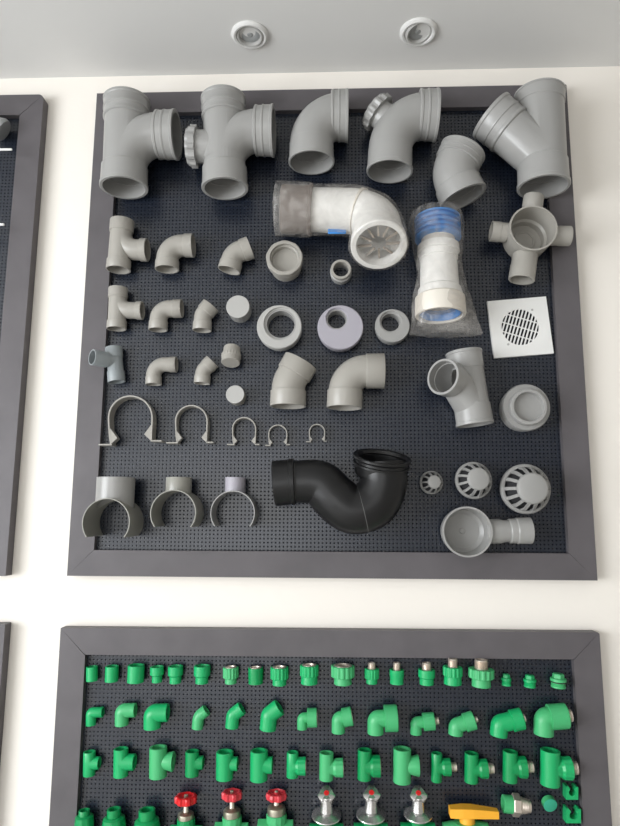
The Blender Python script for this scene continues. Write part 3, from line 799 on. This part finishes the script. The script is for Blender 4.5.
# row one: couplings and adaptors
def coupling(label, x, y0, y1, R, shade, step=None, R2=None, ribs=0, insert=None, sR=None, sy=None, tilt=0.0, name='pipe_coupling', cat='pipe coupling'):
    c = Ctx(x, (y0+y1)/2, R); m_ = c.m
    a = c.P(x+tilt, y0); b_ = c.P(x, y1)
    if not insert and not ribs and step is None:
        pr = lambda L: [(0, R*.97*m_), (.0006, R*m_), (L-.0006, R*m_), (L, R*.97*m_), (L, R*.74*m_), (0, R*.78*m_)]
        o = obj(name, S(Path([a, b_]), pr((b_-a).length), closed=True, n=36), gr(shade), org=c.base)
        return tag(o, label, cat, 'green couplings in the top row')
    t = thing(name, label, cat, c.base, 'green adaptors in the top row' if insert else 'green reducers in the top row')
    p = Path([a, b_]); L = p.L; st_ = (step-y0)/(y1-y0)*L if step else L*.6
    R2_ = R2 or R*.97
    if ribs:
        obj('socket_end', S(p, [(st_*.8, R2_*.95*m_), (L-.0005, R2_*m_), (L, R2_*.97*m_), (L, R2_*.65*m_), (st_*.8, R2_*.65*m_)], closed=True, n=36), gr(shade), t)
        obj('ribbed_collar', S(p, [(0, R*.93*m_), (.0008, R*m_, .035), (st_*.93, R*m_, .035), (st_, R*.93*m_, .0), (st_, R*.5*m_), (0, R*.62*m_)], closed=True, n=112, star=14), gr(shade), t, angle=24)
    else:
        obj('body', S(p, [(0, R*.97*m_), (.0006, R*m_), (st_*.92, R*m_), (st_*1.08, R2_*m_), (L, R2_*m_), (L, R2_*.72*m_), (0, R*.78*m_)], closed=True, n=36), gr(shade), t)
    if insert == 'female':
        k = obj('brass_insert', S(p, [(-.0004, R*.80*m_), (-.0012, R*.76*m_), (-.0012, R*.56*m_), (.0, R*.53*m_), (L*.5, R*.53*m_), (L*.5, R*.62*m_), (.0006, R*.8*m_)], closed=True, n=36), 'brass', t)
    if insert == 'male':
        q = Path([c.P(x, y0+1), c.P(x, sy)]); k_ = q.L; r = sR*m_
        th = [(0, r)]
        nn = max(3, int(k_/.0022))
        for i in range(nn): th += [(k_*.18+k_*.72*(i/nn), r*1.02), (k_*.18+k_*.72*((i+.5)/nn), r*.93)]
        k = obj('brass_thread', S(q, th+[(k_*.95, r*.98), (k_, r*.93), (k_, r*.66), (0, r*.66)], closed=True, n=30), 'brass', t)
    return t
coupling('small green coupling, first in the top row by the left rail', 92, 666.5, 680.8, 5.6, 'g')
coupling('plain green coupling, second in the top row, slightly bigger than the first', 111.5, 666, 681.3, 6.5, 'g', tilt=.6)
coupling('largest plain green coupling, third in the top row', 135.5, 665, 682, 8.2, 'g', tilt=.8)
coupling('small green reducer, wide top and narrow foot, fourth in the top row', 157, 666.5, 682, 6.8, 'g', step=675, R2=5)
coupling('green reducer with wide top, fifth in the top row', 175.5, 666, 682.8, 7.4, 'g', step=675.5, R2=5.8)
coupling('widest green reducer, above the first forty-five-degree green bend', 201.8, 665.5, 683, 8.1, 'g', step=676, R2=6.3, tilt=.4)
coupling('small ribbed green adaptor with flush brass mouth, over the second green bend', 230.8, 667, 683.2, 7.5, 'l', step=678, R2=5.8, ribs=1, insert='female')
coupling('deep green straight adaptor with flush brass mouth', 255.7, 667.5, 683.3, 7.4, 'd', insert='female', step=678)
coupling('ribbed green adaptor with narrower foot, over the largest green bend', 279.5, 667, 684.8, 8.7, 'g', step=679, R2=7, ribs=1, insert='female')
coupling('tall green adaptor with brass mouth and barely narrower foot', 309.3, 665, 683.5, 9, 'g', step=676, R2=8.4, ribs=1, insert='female')
coupling('widest ribbed light green adaptor with flush brass mouth', 342.8, 665.5, 684, 11.4, 'l', step=677, R2=8.8, ribs=1, insert='female')
coupling('slim ribbed green adaptor with brass thread standing up, first of the threaded ones', 371.8, 668.5, 683.3, 7, 'g', step=678.5, R2=5.6, ribs=1, insert='male', sR=3.9, sy=662.5)
coupling('smooth-looking green adaptor with brass thread, between two wider-collared ones', 396.8, 669.5, 683.5, 7.2, 'g', step=676, R2=6.7, insert='male', sR=3.7, sy=662.5)
coupling('green adaptor with brass thread and stepped foot, above the threaded small elbow', 426.6, 669.3, 684.2, 8.3, 'g', step=677.5, R2=6.9, insert='male', sR=4.6, sy=662.5)
coupling('tall ribbed green adaptor with brass thread', 452.7, 666.5, 684, 9.3, 'g', step=676, R2=8.8, ribs=1, insert='male', sR=4.8, sy=658.5)
coupling('bulky light green adaptor with the thickest brass thread', 481.2, 668.5, 686.2, 12.1, 'l', step=678, R2=9.4, ribs=1, insert='male', sR=6.6, sy=659.5)
def plug(label, x, y0, y1, R, shade, oring=False):
    c = Ctx(x, (y0+y1)/2, R); m_ = c.m; p = Path([c.P(x, y1), c.P(x, y0)]); L = p.L; r = R*m_
    t = thing('pipe_plug', label, 'pipe plug', c.base, 'green plugs at the end of the top row')
    obj('threaded_shank', S(p, [(0, r*.88), (.0006, r*.92), (L*.12, r*.92), (L*.18, r*.84), (L*.24, r*.92), (L*.30, r*.84), (L*.36, r*.92), (L*.42, r*.84), (L*.45, r*.84)], n=30), gr(shade), t)
    obj('flange', S(p, [(L*.44, r*.9), (L*.46, r), (L*.64, r), (L*.68, r*.92)], n=36), gr(shade), t)
    obj('hex_head', S(p, [(L*.66, r*.74), (L*.92, r*.74), (L, r*.66)], n=6), gr(shade), t, flat=True)
    if oring: obj('sealing_ring', S(p, [(L*.36, r*.85), (L*.38, r*1.02), (L*.44, r*1.02), (L*.46, r*.85)], n=36), 'rubber', t)
plug('smallest green plug with hex head', 506.3, 674, 685.5, 4.9, 'g')
plug('middle of the three green hex-headed plugs', 529.8, 675, 687, 6.2, 'g')
plug('largest green hex-headed plug with black sealing ring', 558.3, 673.5, 687.5, 7.7, 'l', True)

# row two: elbows
def gelbow(label, pts, R, shade, rad=None, collar=None, Rc=None, stud=None, ribs=0):
    c = Ctx(*pts[1], max(R, Rc or 0)); m_ = c.m
    A, C_, B_ = [c.P(*q) for q in pts]
    path = Path(fillet(A, C_, B_, (rad or R*.45)*m_, n=10)); L = path.L; r = R*m_
    body = S(path, [(0, r*.97), (.0006, r), (L-.0006, r), (L, r*.97), (L, r*.76), (0, r*.76)], closed=True, n=36)
    if not collar:
        o = obj('pipe_elbow', body, gr(shade), org=c.base); return tag(o, label, 'pipe elbow', 'plain green elbows in the second row')
    t = thing('pipe_elbow', label, 'pipe elbow', c.base, 'collared green elbows in the second row')
    obj('body', body, gr(shade), t)
    n_ = (B_-C_).normalized(); rc = Rc*m_; Lc = collar*m_
    q = Path([B_-n_*Lc, B_+n_*(.3*m_)]); k = q.L
    obj('collar', S(q, [(0, rc*.93), (.0006, rc, .012 if ribs else 0), (k*.94, rc, .012 if ribs else 0), (k, rc*.95), (k, rc*.6), (0, rc*.6)], closed=True, n=80, star=16), gr(shade), t, angle=25)
    if stud:
        r2 = stud[1]*m_; s_ = stud[0]*m_; q = Path([B_-n_*m_, B_+n_*s_]); k = q.L
        pr = [(0, r2)]
        for i in range(3): pr += [(k*.3+k*.55*i/3, r2*1.03), (k*.3+k*.55*(i+.5)/3, r2*.94)]
        obj('brass_thread', S(q, pr+[(k, r2*.95), (k, r2*.65), (0, r2*.65)], closed=True, n=30), 'brass', t)
    else:
        obj('brass_insert', S(q, [(k*.9, rc*.78), (k+.0004, rc*.78), (k+.0004, rc*.55), (k*.4, rc*.55)], closed=True, n=36), 'brass', t)
    return t
gelbow('smallest plain green ninety-degree elbow, by the left rail', [(91, 725), (91, 712.5), (103, 712)], 4.9, 'g')
gelbow('pale green plain ninety-degree elbow, second in its row', [(121.8, 725), (121.8, 710.5), (135.5, 710)], 6.7, 'l')
gelbow('largest plain green ninety-degree elbow, third in its row', [(152.3, 728), (152.3, 713), (168, 712.5)], 8.5, 'g')
gelbow('smallest green forty-five-degree bend', [(197.3, 728.5), (198.5, 716.5), (206.5, 710)], 5.6, 'l', rad=7)
gelbow('middle green forty-five-degree bend', [(231.8, 727.5), (233, 715), (242, 708)], 6.6, 'g')
gelbow('largest green forty-five-degree bend', [(267.8, 729.5), (269, 715), (279.5, 707)], 8.2, 'g')
gelbow('small light green elbow with a square-edged collar, right of the largest bend', [(302.2, 729), (302.2, 717.8), (316.8, 717.5)], 5, 'l', collar=9.5, Rc=9)
gelbow('light green elbow with its collar tilted upward', [(338.3, 732.5), (338.3, 718.5), (351.8, 716)], 6.6, 'l', collar=9.5, Rc=8.9)
gelbow('large green elbow with a wide collar and no thread showing', [(375.5, 733.5), (375.5, 718.5), (397, 718)], 8, 'l', collar=12.5, Rc=12.5)
gelbow('small green elbow with a stub of brass thread', [(416, 734), (416, 722.5), (434, 721)], 5.6, 'l', collar=11, Rc=8.3, stud=(4.5, 3.7), ribs=1)
gelbow('green bend leaning right with the tiniest brass thread', [(455.5, 734.5), (456, 725.5), (474, 720)], 7.2, 'l', collar=10, Rc=8.8, stud=(3.5, 3))
gelbow('bright green wide bend with brass tip, third from the end of its row', [(498.5, 735.5), (499.5, 723.5), (522, 718.5)], 8.6, 'g', collar=11, Rc=10.3, stud=(3, 4))
gelbow('largest light green elbow, brass thread towards the right rail', [(543.7, 734.5), (543.9, 717.5), (566.3, 715.8)], 9.6, 'l', collar=17.5, Rc=12, stud=(5, 6.2))

# row three: tees
def gtee(label, x, y0, y1, R, shade, ex, ey, Re, collar=None, stud=None, cone=False, ribs=1):
    c = Ctx(x, (y0+y1)/2, max(R, Re)*.98); m_ = c.m; r = R*m_; re = Re*m_
    A, B_ = c.P(x+.3, y0), c.P(x, y1); C_ = c.P(x, ey); E_ = c.P(ex, ey)
    pm = Path([A, B_]); pb = Path([C_, E_]); k = pb.L; L = pm.L
    outs = [S(pm, [(0, r*.97), (.0007, r), (L-.0007, r), (L, r*.97)], n=36)]
    rb = re if not collar else re*.8
    if cone: outs.append(S(pb, [(0, rb*.62), (k*.95, rb), (k, rb*.98)], n=36))
    else: outs.append(S(pb, [(0, rb), (k-.0005, rb), (k, rb*.97)], n=36))
    ins = [S(pm, [(-.01, r*.76), (L+.01, r*.76)], n=32), S(pb, [(0, rb*(.5 if cone else .7)), (k+.01, rb*.76)], n=32)]
    me = hollow(outs, ins)
    if not collar:
        o = obj('pipe_tee', me, gr(shade), org=c.base); return tag(o, label, 'pipe tee', 'plain green tees in the third row')
    t = thing('pipe_tee', label, 'pipe tee', c.base, 'collared green tees in the third row')
    obj('body', me, gr(shade), t)
    n_ = (E_-C_).normalized(); q = Path([E_-n_*(collar*m_), E_+n_*(.2*m_)]); kk = q.L
    obj('collar', S(q, [(0, re*.78), (kk*.25, re*.97, .02), (kk*.95, re, .02), (kk, re*.95), (kk, re*.6), (0, re*.55)], closed=True, n=80, star=12), gr(shade), t, angle=25)
    if stud:
        r2 = stud[1]*m_; q = Path([E_-n_*m_, E_+n_*(stud[0]*m_)]); kk = q.L
        pr = [(0, r2)]
        for i in range(3): pr += [(kk*.3+kk*.55*i/3, r2*1.03), (kk*.3+kk*.55*(i+.5)/3, r2*.94)]
        obj('brass_thread', S(q, pr+[(kk, r2*.95), (kk, r2*.65), (0, r2*.65)], closed=True, n=30), 'brass', t)
    else:
        obj('brass_insert', S(q, [(kk*.9, re*.8), (kk+.0006, re*.8), (kk+.0006, re*.55), (kk*.4, re*.55)], closed=True, n=36), 'brass', t)
    return t
gtee('smallest plain green tee, first in its row by the left rail', 89.2, 751.5, 775.2, 5.9, 'g', 99.5, 763, 5.9)
gtee('plain green tee, second in its row', 120.8, 748.5, 776, 7.2, 'g', 134.7, 762, 7.6)
gtee('light green tee with a flaring cone-shaped branch', 158, 747, 776.8, 8.7, 'l', 173.5, 761.3, 9.3, cone=True)
gtee('slim green reducing tee, fourth in its row', 192, 751, 775.5, 6.8, 'd', 203.3, 762.6, 6.3)
gtee('stout green tee with a small branch, fifth in its row', 224.5, 751.5, 778.6, 8.5, 'g', 237.6, 763.7, 6.5)
gtee('stoutest plain green tee, above the rose-red spoked handwheel', 258.8, 750.5, 779.8, 8.7, 'g', 272.4, 765, 7.8)
gtee('slim green tee with a brass-lined collar, first of the collared tees', 292.3, 752, 776.8, 5.8, 'g', 305.6, 766, 8.3, collar=10)
gtee('light green tee with a tapered collar', 326.3, 752.5, 779.3, 7, 'l', 343, 767.5, 8.6, collar=10)
gtee('deep green tee with a brass-lined ribbed collar', 364.4, 749.5, 779.2, 6.9, 'd', 380, 766, 10, collar=10)
gtee('tall light green tee with a broad flaring branch', 402, 748.5, 782, 8.8, 'l', 418.8, 765.5, 9.9, cone=True)
gtee('slim green tee with brass thread, first of the threaded tees', 436.5, 753, 781.2, 5.3, 'd', 450.3, 767, 8, collar=9, stud=(6, 4.3))
gtee('green tee with brass thread, above the yellow-handled valve', 471.3, 753, 781.9, 6.8, 'd', 487, 768.5, 8.8, collar=9, stud=(6.5, 4.9))
gtee('green tee with brass thread, above the brass and green union', 510, 751, 781.3, 7.2, 'd', 525.7, 767, 10, collar=9, stud=(7, 5.4))
gtee('largest green tee with brass thread, last in its row', 550, 750, 784.7, 9.5, 'g', 570.8, 768, 10.7, collar=11, stud=(6, 6.4))

# row four: unions
def union(label, x, y0, R, yb_, Rb_, shade):
    c = Ctx(x, yb_+15, Rb_*1.05); m_ = c.m; p = Path([c.P(x, y0), c.P(x, yb_+46)]); L = p.L; r = R*m_; rb = Rb_*m_; s = (yb_-y0)*m_
    t = thing('pipe_union', label, 'pipe union', c.base, 'green unions at the bottom edge')
    obj('upper_socket', S(p, [(0, r*.97), (.0006, r), (s*1.3, r), (s*1.3, r*.68), (0, r*.72)], closed=True, n=36), gr(shade), t)
    obj('union_nut', S(p, [(s*.85, rb*.72), (s*1.05, rb*.93, .01), (s+6*m_, rb, .02), (s+22*m_, rb, .02), (s+24*m_, rb*.9), (s+24*m_, r*.8), (s*.85, r*.8)], closed=True, n=96, star=8), gr(shade), t, angle=28)
    obj('lower_socket', S(p, [(s+22*m_, rb*.8), (L, rb*.8), (L, r*.7), (s+22*m_, r*.7)], closed=True, n=36), gr(shade), t)
union('smallest green union nut at the bottom edge by the left rail', 84.3, 810, 5.4, 815.5, 9.3, 'd')
union('middle green union nut at the bottom edge', 114, 808.8, 6.8, 817, 11.5, 'd')
union('largest green union nut, left of the bright red handwheel', 147, 809.5, 8.2, 819, 12.7, 'd')
# gate valves
def gate_valve(label, x, ywt, Rw, wm, bx, by, Rbn, gx0, gx1, gy, shade, spoked=False):
    c = Ctx(x, gy, max(Rw*1.07, (gx1-gx0)*.33)); m_ = c.m
    t = thing('gate_valve', label, 'valve', c.base, 'gate valves with red handwheels')
    wy = c.P(x, ywt); up = Z; h = 7*m_; r = Rw*m_
    q = Path([wy-up*h, wy]); q_ = h
    if spoked:
        hw = obj('handwheel', S(q, [(h*.1, r*.82, .02), (h*.05, r*.93, .05), (h*.45, r, .07), (h*.85, r*.94, .05), (h*.9, r*.83, .02), (h*.5, r*.76)], closed=True, n=84, star=7), wm, t, angle=30)
        g = Geo()
        for k in range(5):
            a = 2*PI*k/5+.3; d_ = V((math.cos(a), math.sin(a), 0)); box(g, wy-up*h*.5+d_*r*.42, d_, d_.cross(Z), Z, r*.42, r*.09, h*.22)
        sweep(g, q, [(h*.1, r*.28), (h*.95, r*.25)], n=20)
        obj('wheel_spokes', g, wm, hw, angle=30)
    else:
        hw = obj('handwheel', S(q, [(0, r*.5), (0, r*.86, .03), (h*.15, r*.97, .06), (h*.75, r, .07), (h*.95, r*.90, .05), (h, r*.75, .02), (h*.86, r*.60), (h*.78, r*.40), (h*.78, .0004)], n=84, star=7), wm, t, angle=30)
    obj('wheel_nut', S(Path([wy-up*h*.4, wy+up*.002]), [(0, r*.2), (h*.4, r*.2), (h*.4+.002, r*.12)], n=6), 'bonnet', hw, flat=True)
    b0 = c.P(bx, by)
    obj('stem', S(Path([b0-up*.004, wy-up*h*.5]), [(0, 3.2*m_), (.008, 2.6*m_), ((wy-up*h*.5-b0+up*.004).length, 1.9*m_)], n=24), 'brass', t)
    rb = Rbn*m_; gt = c.P(x, gy)
    Lb = (b0.z-gt.z)+.006
    obj('bonnet', S(Path([b0-up*Lb, b0]), [(0, rb*.95), (Lb*.55, rb), (Lb*.8, rb*.95), (Lb*.95, rb*.7), (Lb, rb*.5)], n=32), 'bonnet', t)
    w_ = (gx1-gx0)*m_; cx_ = (gx0+gx1)/2; gl = c.P(gx0, gy+12); gR = c.P(gx1, gy+12)
    g1 = S(Path([c.P(x, gy), c.P(x, gy+34)]), [(0, rb*1.04), (.001, rb*1.1), (20*m_, rb*1.1), (34*m_, rb*.9)], n=12)
    obj('body', g1, gr(shade), t, angle=20)
    zz = gl.z-4*m_
    ln = Path([V((gl.x, gl.y, zz)), V((gR.x, gR.y, zz))]); rr = w_*.29
    obj('socket_barrel', S(ln, [(0, rr*.97), (.0006, rr), (ln.L*.28, rr), (ln.L*.34, rr*.9), (ln.L*.66, rr*.9), (ln.L*.72, rr), (ln.L, rr), (ln.L, rr*.68), (0, rr*.68)], closed=True, n=8), gr(shade), t, flat=True)
gate_valve('gate valve with bright red handwheel, first of the red-wheeled three', 186, 795.3, 10.7, 'red', 186, 811.5, 8.2, 170.5, 201, 818, 'd')
gate_valve('gate valve with solid rose-red handwheel, between the other two', 232, 791.2, 9.9, 'pink', 232, 807.5, 8.8, 215, 248, 816, 'l')
gate_valve('gate valve with spoked rose-red handwheel', 276.5, 791.5, 10.1, 'pink', 276.5, 804.5, 9.3, 258, 293, 813.5, 'l', True)
# concealed stop valves
def stop_valve(label, x, yh, yf_, Rf, shade, lean=0.0):
    c = Ctx(x, 820, Rf); m_ = c.m; up = Z
    t = thing('stop_valve', label, 'valve', c.base, 'chrome stop valves')
    f0 = c.P(x, yf_); hd = c.P(x+lean, yh); r = Rf*m_
    pu = V((0, -.16, 1)).normalized()
    obj('cover_plate', S(Path([f0-pu*.004, f0+pu*.004]), [(0, r*.97), (.002, r), (.0035, r*.97), (.0075, r*.7), (.012, r*.42), (.012, .0004)], n=48), 'chrome', t)
    ax = (hd-f0); L = ax.length
    obj('sleeve', S(Path([f0, hd]), [(0, 7.2*m_), (L*.3, 6.6*m_), (L*.55, 6.0*m_), (L*.8, 5.7*m_)], n=32), 'chrome', t)
    tl = (up+V((0, -.62, 0))).normalized()
    q = Path([hd-tl*9*m_, hd+tl*3*m_]); k = q.L
    hdl = obj('handle', S(q, [(0, 5.6*m_), (k*.35, 6.5*m_, .06), (k*.6, 7.9*m_, .12), (k*.93, 8.1*m_, .12), (k, 7.2*m_, .10), (k, .0004)], n=48, star=3, rot=.4), 'chrome', t, angle=40)
    obj('colour_disc', S(Path([q.ev(k)[0], q.ev(k)[0]+tl*.0008]), [(0, 2.7*m_), (.0008, 2.6*m_)], n=24), 'red', hdl)
    g = S(Path([f0-up*.003, f0-up*.065]), [(0, r*.5), (.03, r*.52), (.031, r*.7), (.062, r*.7)], n=12)
    obj('body', g, gr(shade), t, angle=20)
    a = c.P(x-17, yf_+18); b_ = c.P(x+17, yf_+18); q = Path([a, b_])
    obj('socket_barrel', S(q, [(0, 8*m_), (q.L, 8*m_), (q.L, 5.4*m_), (0, 5.4*m_)], closed=True, n=32), gr(shade), t)
stop_valve('chrome stop valve right of the last red handwheel, its head with a faded red mark', 326.5, 795, 814.5, 15, 'd')
stop_valve('chrome stop valve between two like it, its head with a bright red mark', 371, 794.5, 814, 15, 'd', .5)
stop_valve('chrome stop valve nearest the yellow handle', 418, 795, 813.5, 14.2, 'd', .3)
# ball valve
c = Ctx(467, 822, 14.6); m_ = c.m
t = thing('ball_valve', 'green ball valve with an amber yellow lever handle', 'valve', c.base)
top = [(449.3, 805.5), (467, 804.8), (498, 809.2)]
g = Geo(); h = 6.6*m_
a, b_, e = [c.P(*q, .004) for q in [(449.3, 807), (468, 806.5), (498, 809.8)]]
rings = []
for (q_, w_, hh) in ((a, 5.5*m_, 8.5*m_), (b_-X*6*m_, 7*m_, 9*m_), (b_+X*4*m_, 7*m_, 8.8*m_), (e, 4.6*m_, 7*m_)):
    rings.append([q_+V((0, -w_, 0)), q_+V((0, w_, 0)), q_+V((0, w_, -hh)), q_+V((0, -w_, -hh))])
loft(g, rings); obj('lever_handle', g, 'orange', t, flat=True, bevel=.0012)
nb_ = c.P(467, 813); obj('handle_boss', S(Path([nb_, nb_-Z*(12*m_)]), [(0, 7*m_), (12*m_, 8*m_)], n=32), 'orange', t)
g = Geo(); pc = c.P(467, 822)
sweep(g, Path([pc, pc-Z*.05]), [(0, 12*m_), (.004, 14*m_), (.045, 14*m_), (.05, 12*m_)], n=32); obj('body', g, 'green_l', t)
a = c.P(443.5, 834); b_ = c.P(488.5, 834); q = Path([a, b_])
obj('socket_barrel', S(q, [(0, 10*m_), (q.L*.2, 11.5*m_), (q.L*.8, 11.5*m_), (q.L, 10*m_), (q.L, 7*m_), (0, 7*m_)], closed=True, n=32), 'green_l', t)
# brass and green union fitting
c = Ctx(516, 804, 10.5); m_ = c.m; a = c.P(502.8, 803.5); b_ = c.P(530, 806.5); p = Path([a, b_]); L = p.L
t = thing('threaded_union', 'green and nickel brass union fitting lying sideways', 'pipe union', c.base)
obj('green_socket', S(p, [(0, 7.8*m_), (.0006, 8.2*m_), (L*.42, 8.2*m_), (L*.42, 5*m_), (0, 5*m_)], closed=True, n=36), 'green_l', t)
obj('hex_nut', S(p, [(L*.34, 9.6*m_), (L*.37, 10.6*m_), (L*.58, 10.6*m_), (L*.62, 9.6*m_), (L*.62, 5*m_), (L*.34, 5*m_)], closed=True, n=6, rot=.3), 'brass', t, flat=True)
pr = [(L*.6, 8*m_)]
for i in range(5): pr += [(L*(.64+.06*i), 8.1*m_*(1-.045*i)), (L*(.67+.06*i), 7.5*m_*(1-.045*i))]
obj('brass_thread', S(p, pr+[(L, 5.8*m_), (L, 4*m_), (L*.6, 4*m_)], closed=True, n=32), 'brass', t)
# small plug cap
a = at(549, 803, .012); n_ = V((.10, -.95, -.28)).normalized(); m_ = cm(549, 804, .02)
p = Path([a-n_*.007, a+n_*.008]); L = p.L; R = 6.9*m_
t = thing('end_cap', 'tiny teal green round cap below the largest threaded tee', 'end cap', at(549, 804, 0))
obj('side_skirt', S(p, [(0, R*.9), (L*.1, R), (L*.9, R), (L*.9, .0004), (0, .0004)], closed=True, n=40), 'green_l', t)
obj('face', S(p, [(L*.88, R), (L*.97, R), (L, R*.93), (L, .0004)], n=40), 'teal', t)
# U clips
def uclip(label, x0, x1, y0, y1):
    P_ = lambda a, b_: at(a, b_, .022)
    xc, r = (x0+x1)/2, (x1-x0)*.28; yc_ = y0+(y1-y0)*.40
    poly = [(x0, y0), (x0, y1), (x1, y1), (x1, y0+.8)]
    poly += [(x1-2.2, y0+.3), (xc+r*.75, y0+2.6)]
    for k in range(0, 15):
        a = math.radians(50) - math.radians(280)*k/14
        poly.append((xc+r*math.cos(a), yc_-r*math.sin(a)+.8))
    poly += [(xc-r*.75, y0+2.2), (x0+2.0, y0-.3)]
    g = Geo(); pts_ = [P_(*q) for q in poly]
    prism(g, pts_, PANEL_Y-.022, PANEL_Y-.0005)
    o = obj('u_clip', g, 'green', org=at(xc, yc_, 0), flat=True); tag(o, label, 'pipe clip', 'small green U-shaped clips')
uclip('upper small green U-shaped pipe clip by the right rail', 566.3, 578.3, 786.5, 799.8)
uclip('lower small green U-shaped pipe clip by the right rail', 566.3, 581, 808.8, 823.3)

# ------------------------------------------------------------------ left board contents at the picture edge
mm = cm(0, 130, .03)
p = Path([at(-26, 112, .05), at(4, 131, .03)]); L = p.L
t = thing('wall_fitting', 'satin grey metal fitting cut by the left picture edge, upper left board', 'metal fitting', at(-10, 125, 0))
obj('body', S(p, [(0, .012), (L*.3, .014), (L*.65, .022), (L*.9, .03), (L, .028), (L, .0004)], n=36), 'glass_grey', t)
def rod(label, x1, y, r, x0=-24):
    d = .06; a = at(x0, y+.3, d); b_ = at(x1, y, d)
    t = thing('display_hook', label, 'display hook', V((a.x, PANEL_Y, a.z)), 'white hooks on the left board')
    obj('bar', S(Path([a, b_]), [(0, r*.8), (.001, r), ((b_-a).length-.001, r), ((b_-a).length, r*.7)], n=16), 'white', t)
    obj('wall_pin', S(Path([V((a.x+.004, PANEL_Y, a.z)), V((a.x+.004, a.y, a.z))]), [(0, r*.8), (d, r*.8)], n=12), 'steel', t)
rod('longer white bar near the top of the cut-off left board', 12, 149.5, .0030)
rod('short white bar tip lower on the cut-off left board', 4, 224.5, .0032)

for o in list(bpy.data.objects):
    if '_o' in o: del o['_o']
SC.view_settings.view_transform = 'Standard'; SC.view_settings.look = 'None'
SC.view_settings.gamma = 1; SC.view_settings.use_curve_mapping = False
SC.view_settings.exposure = -0.12
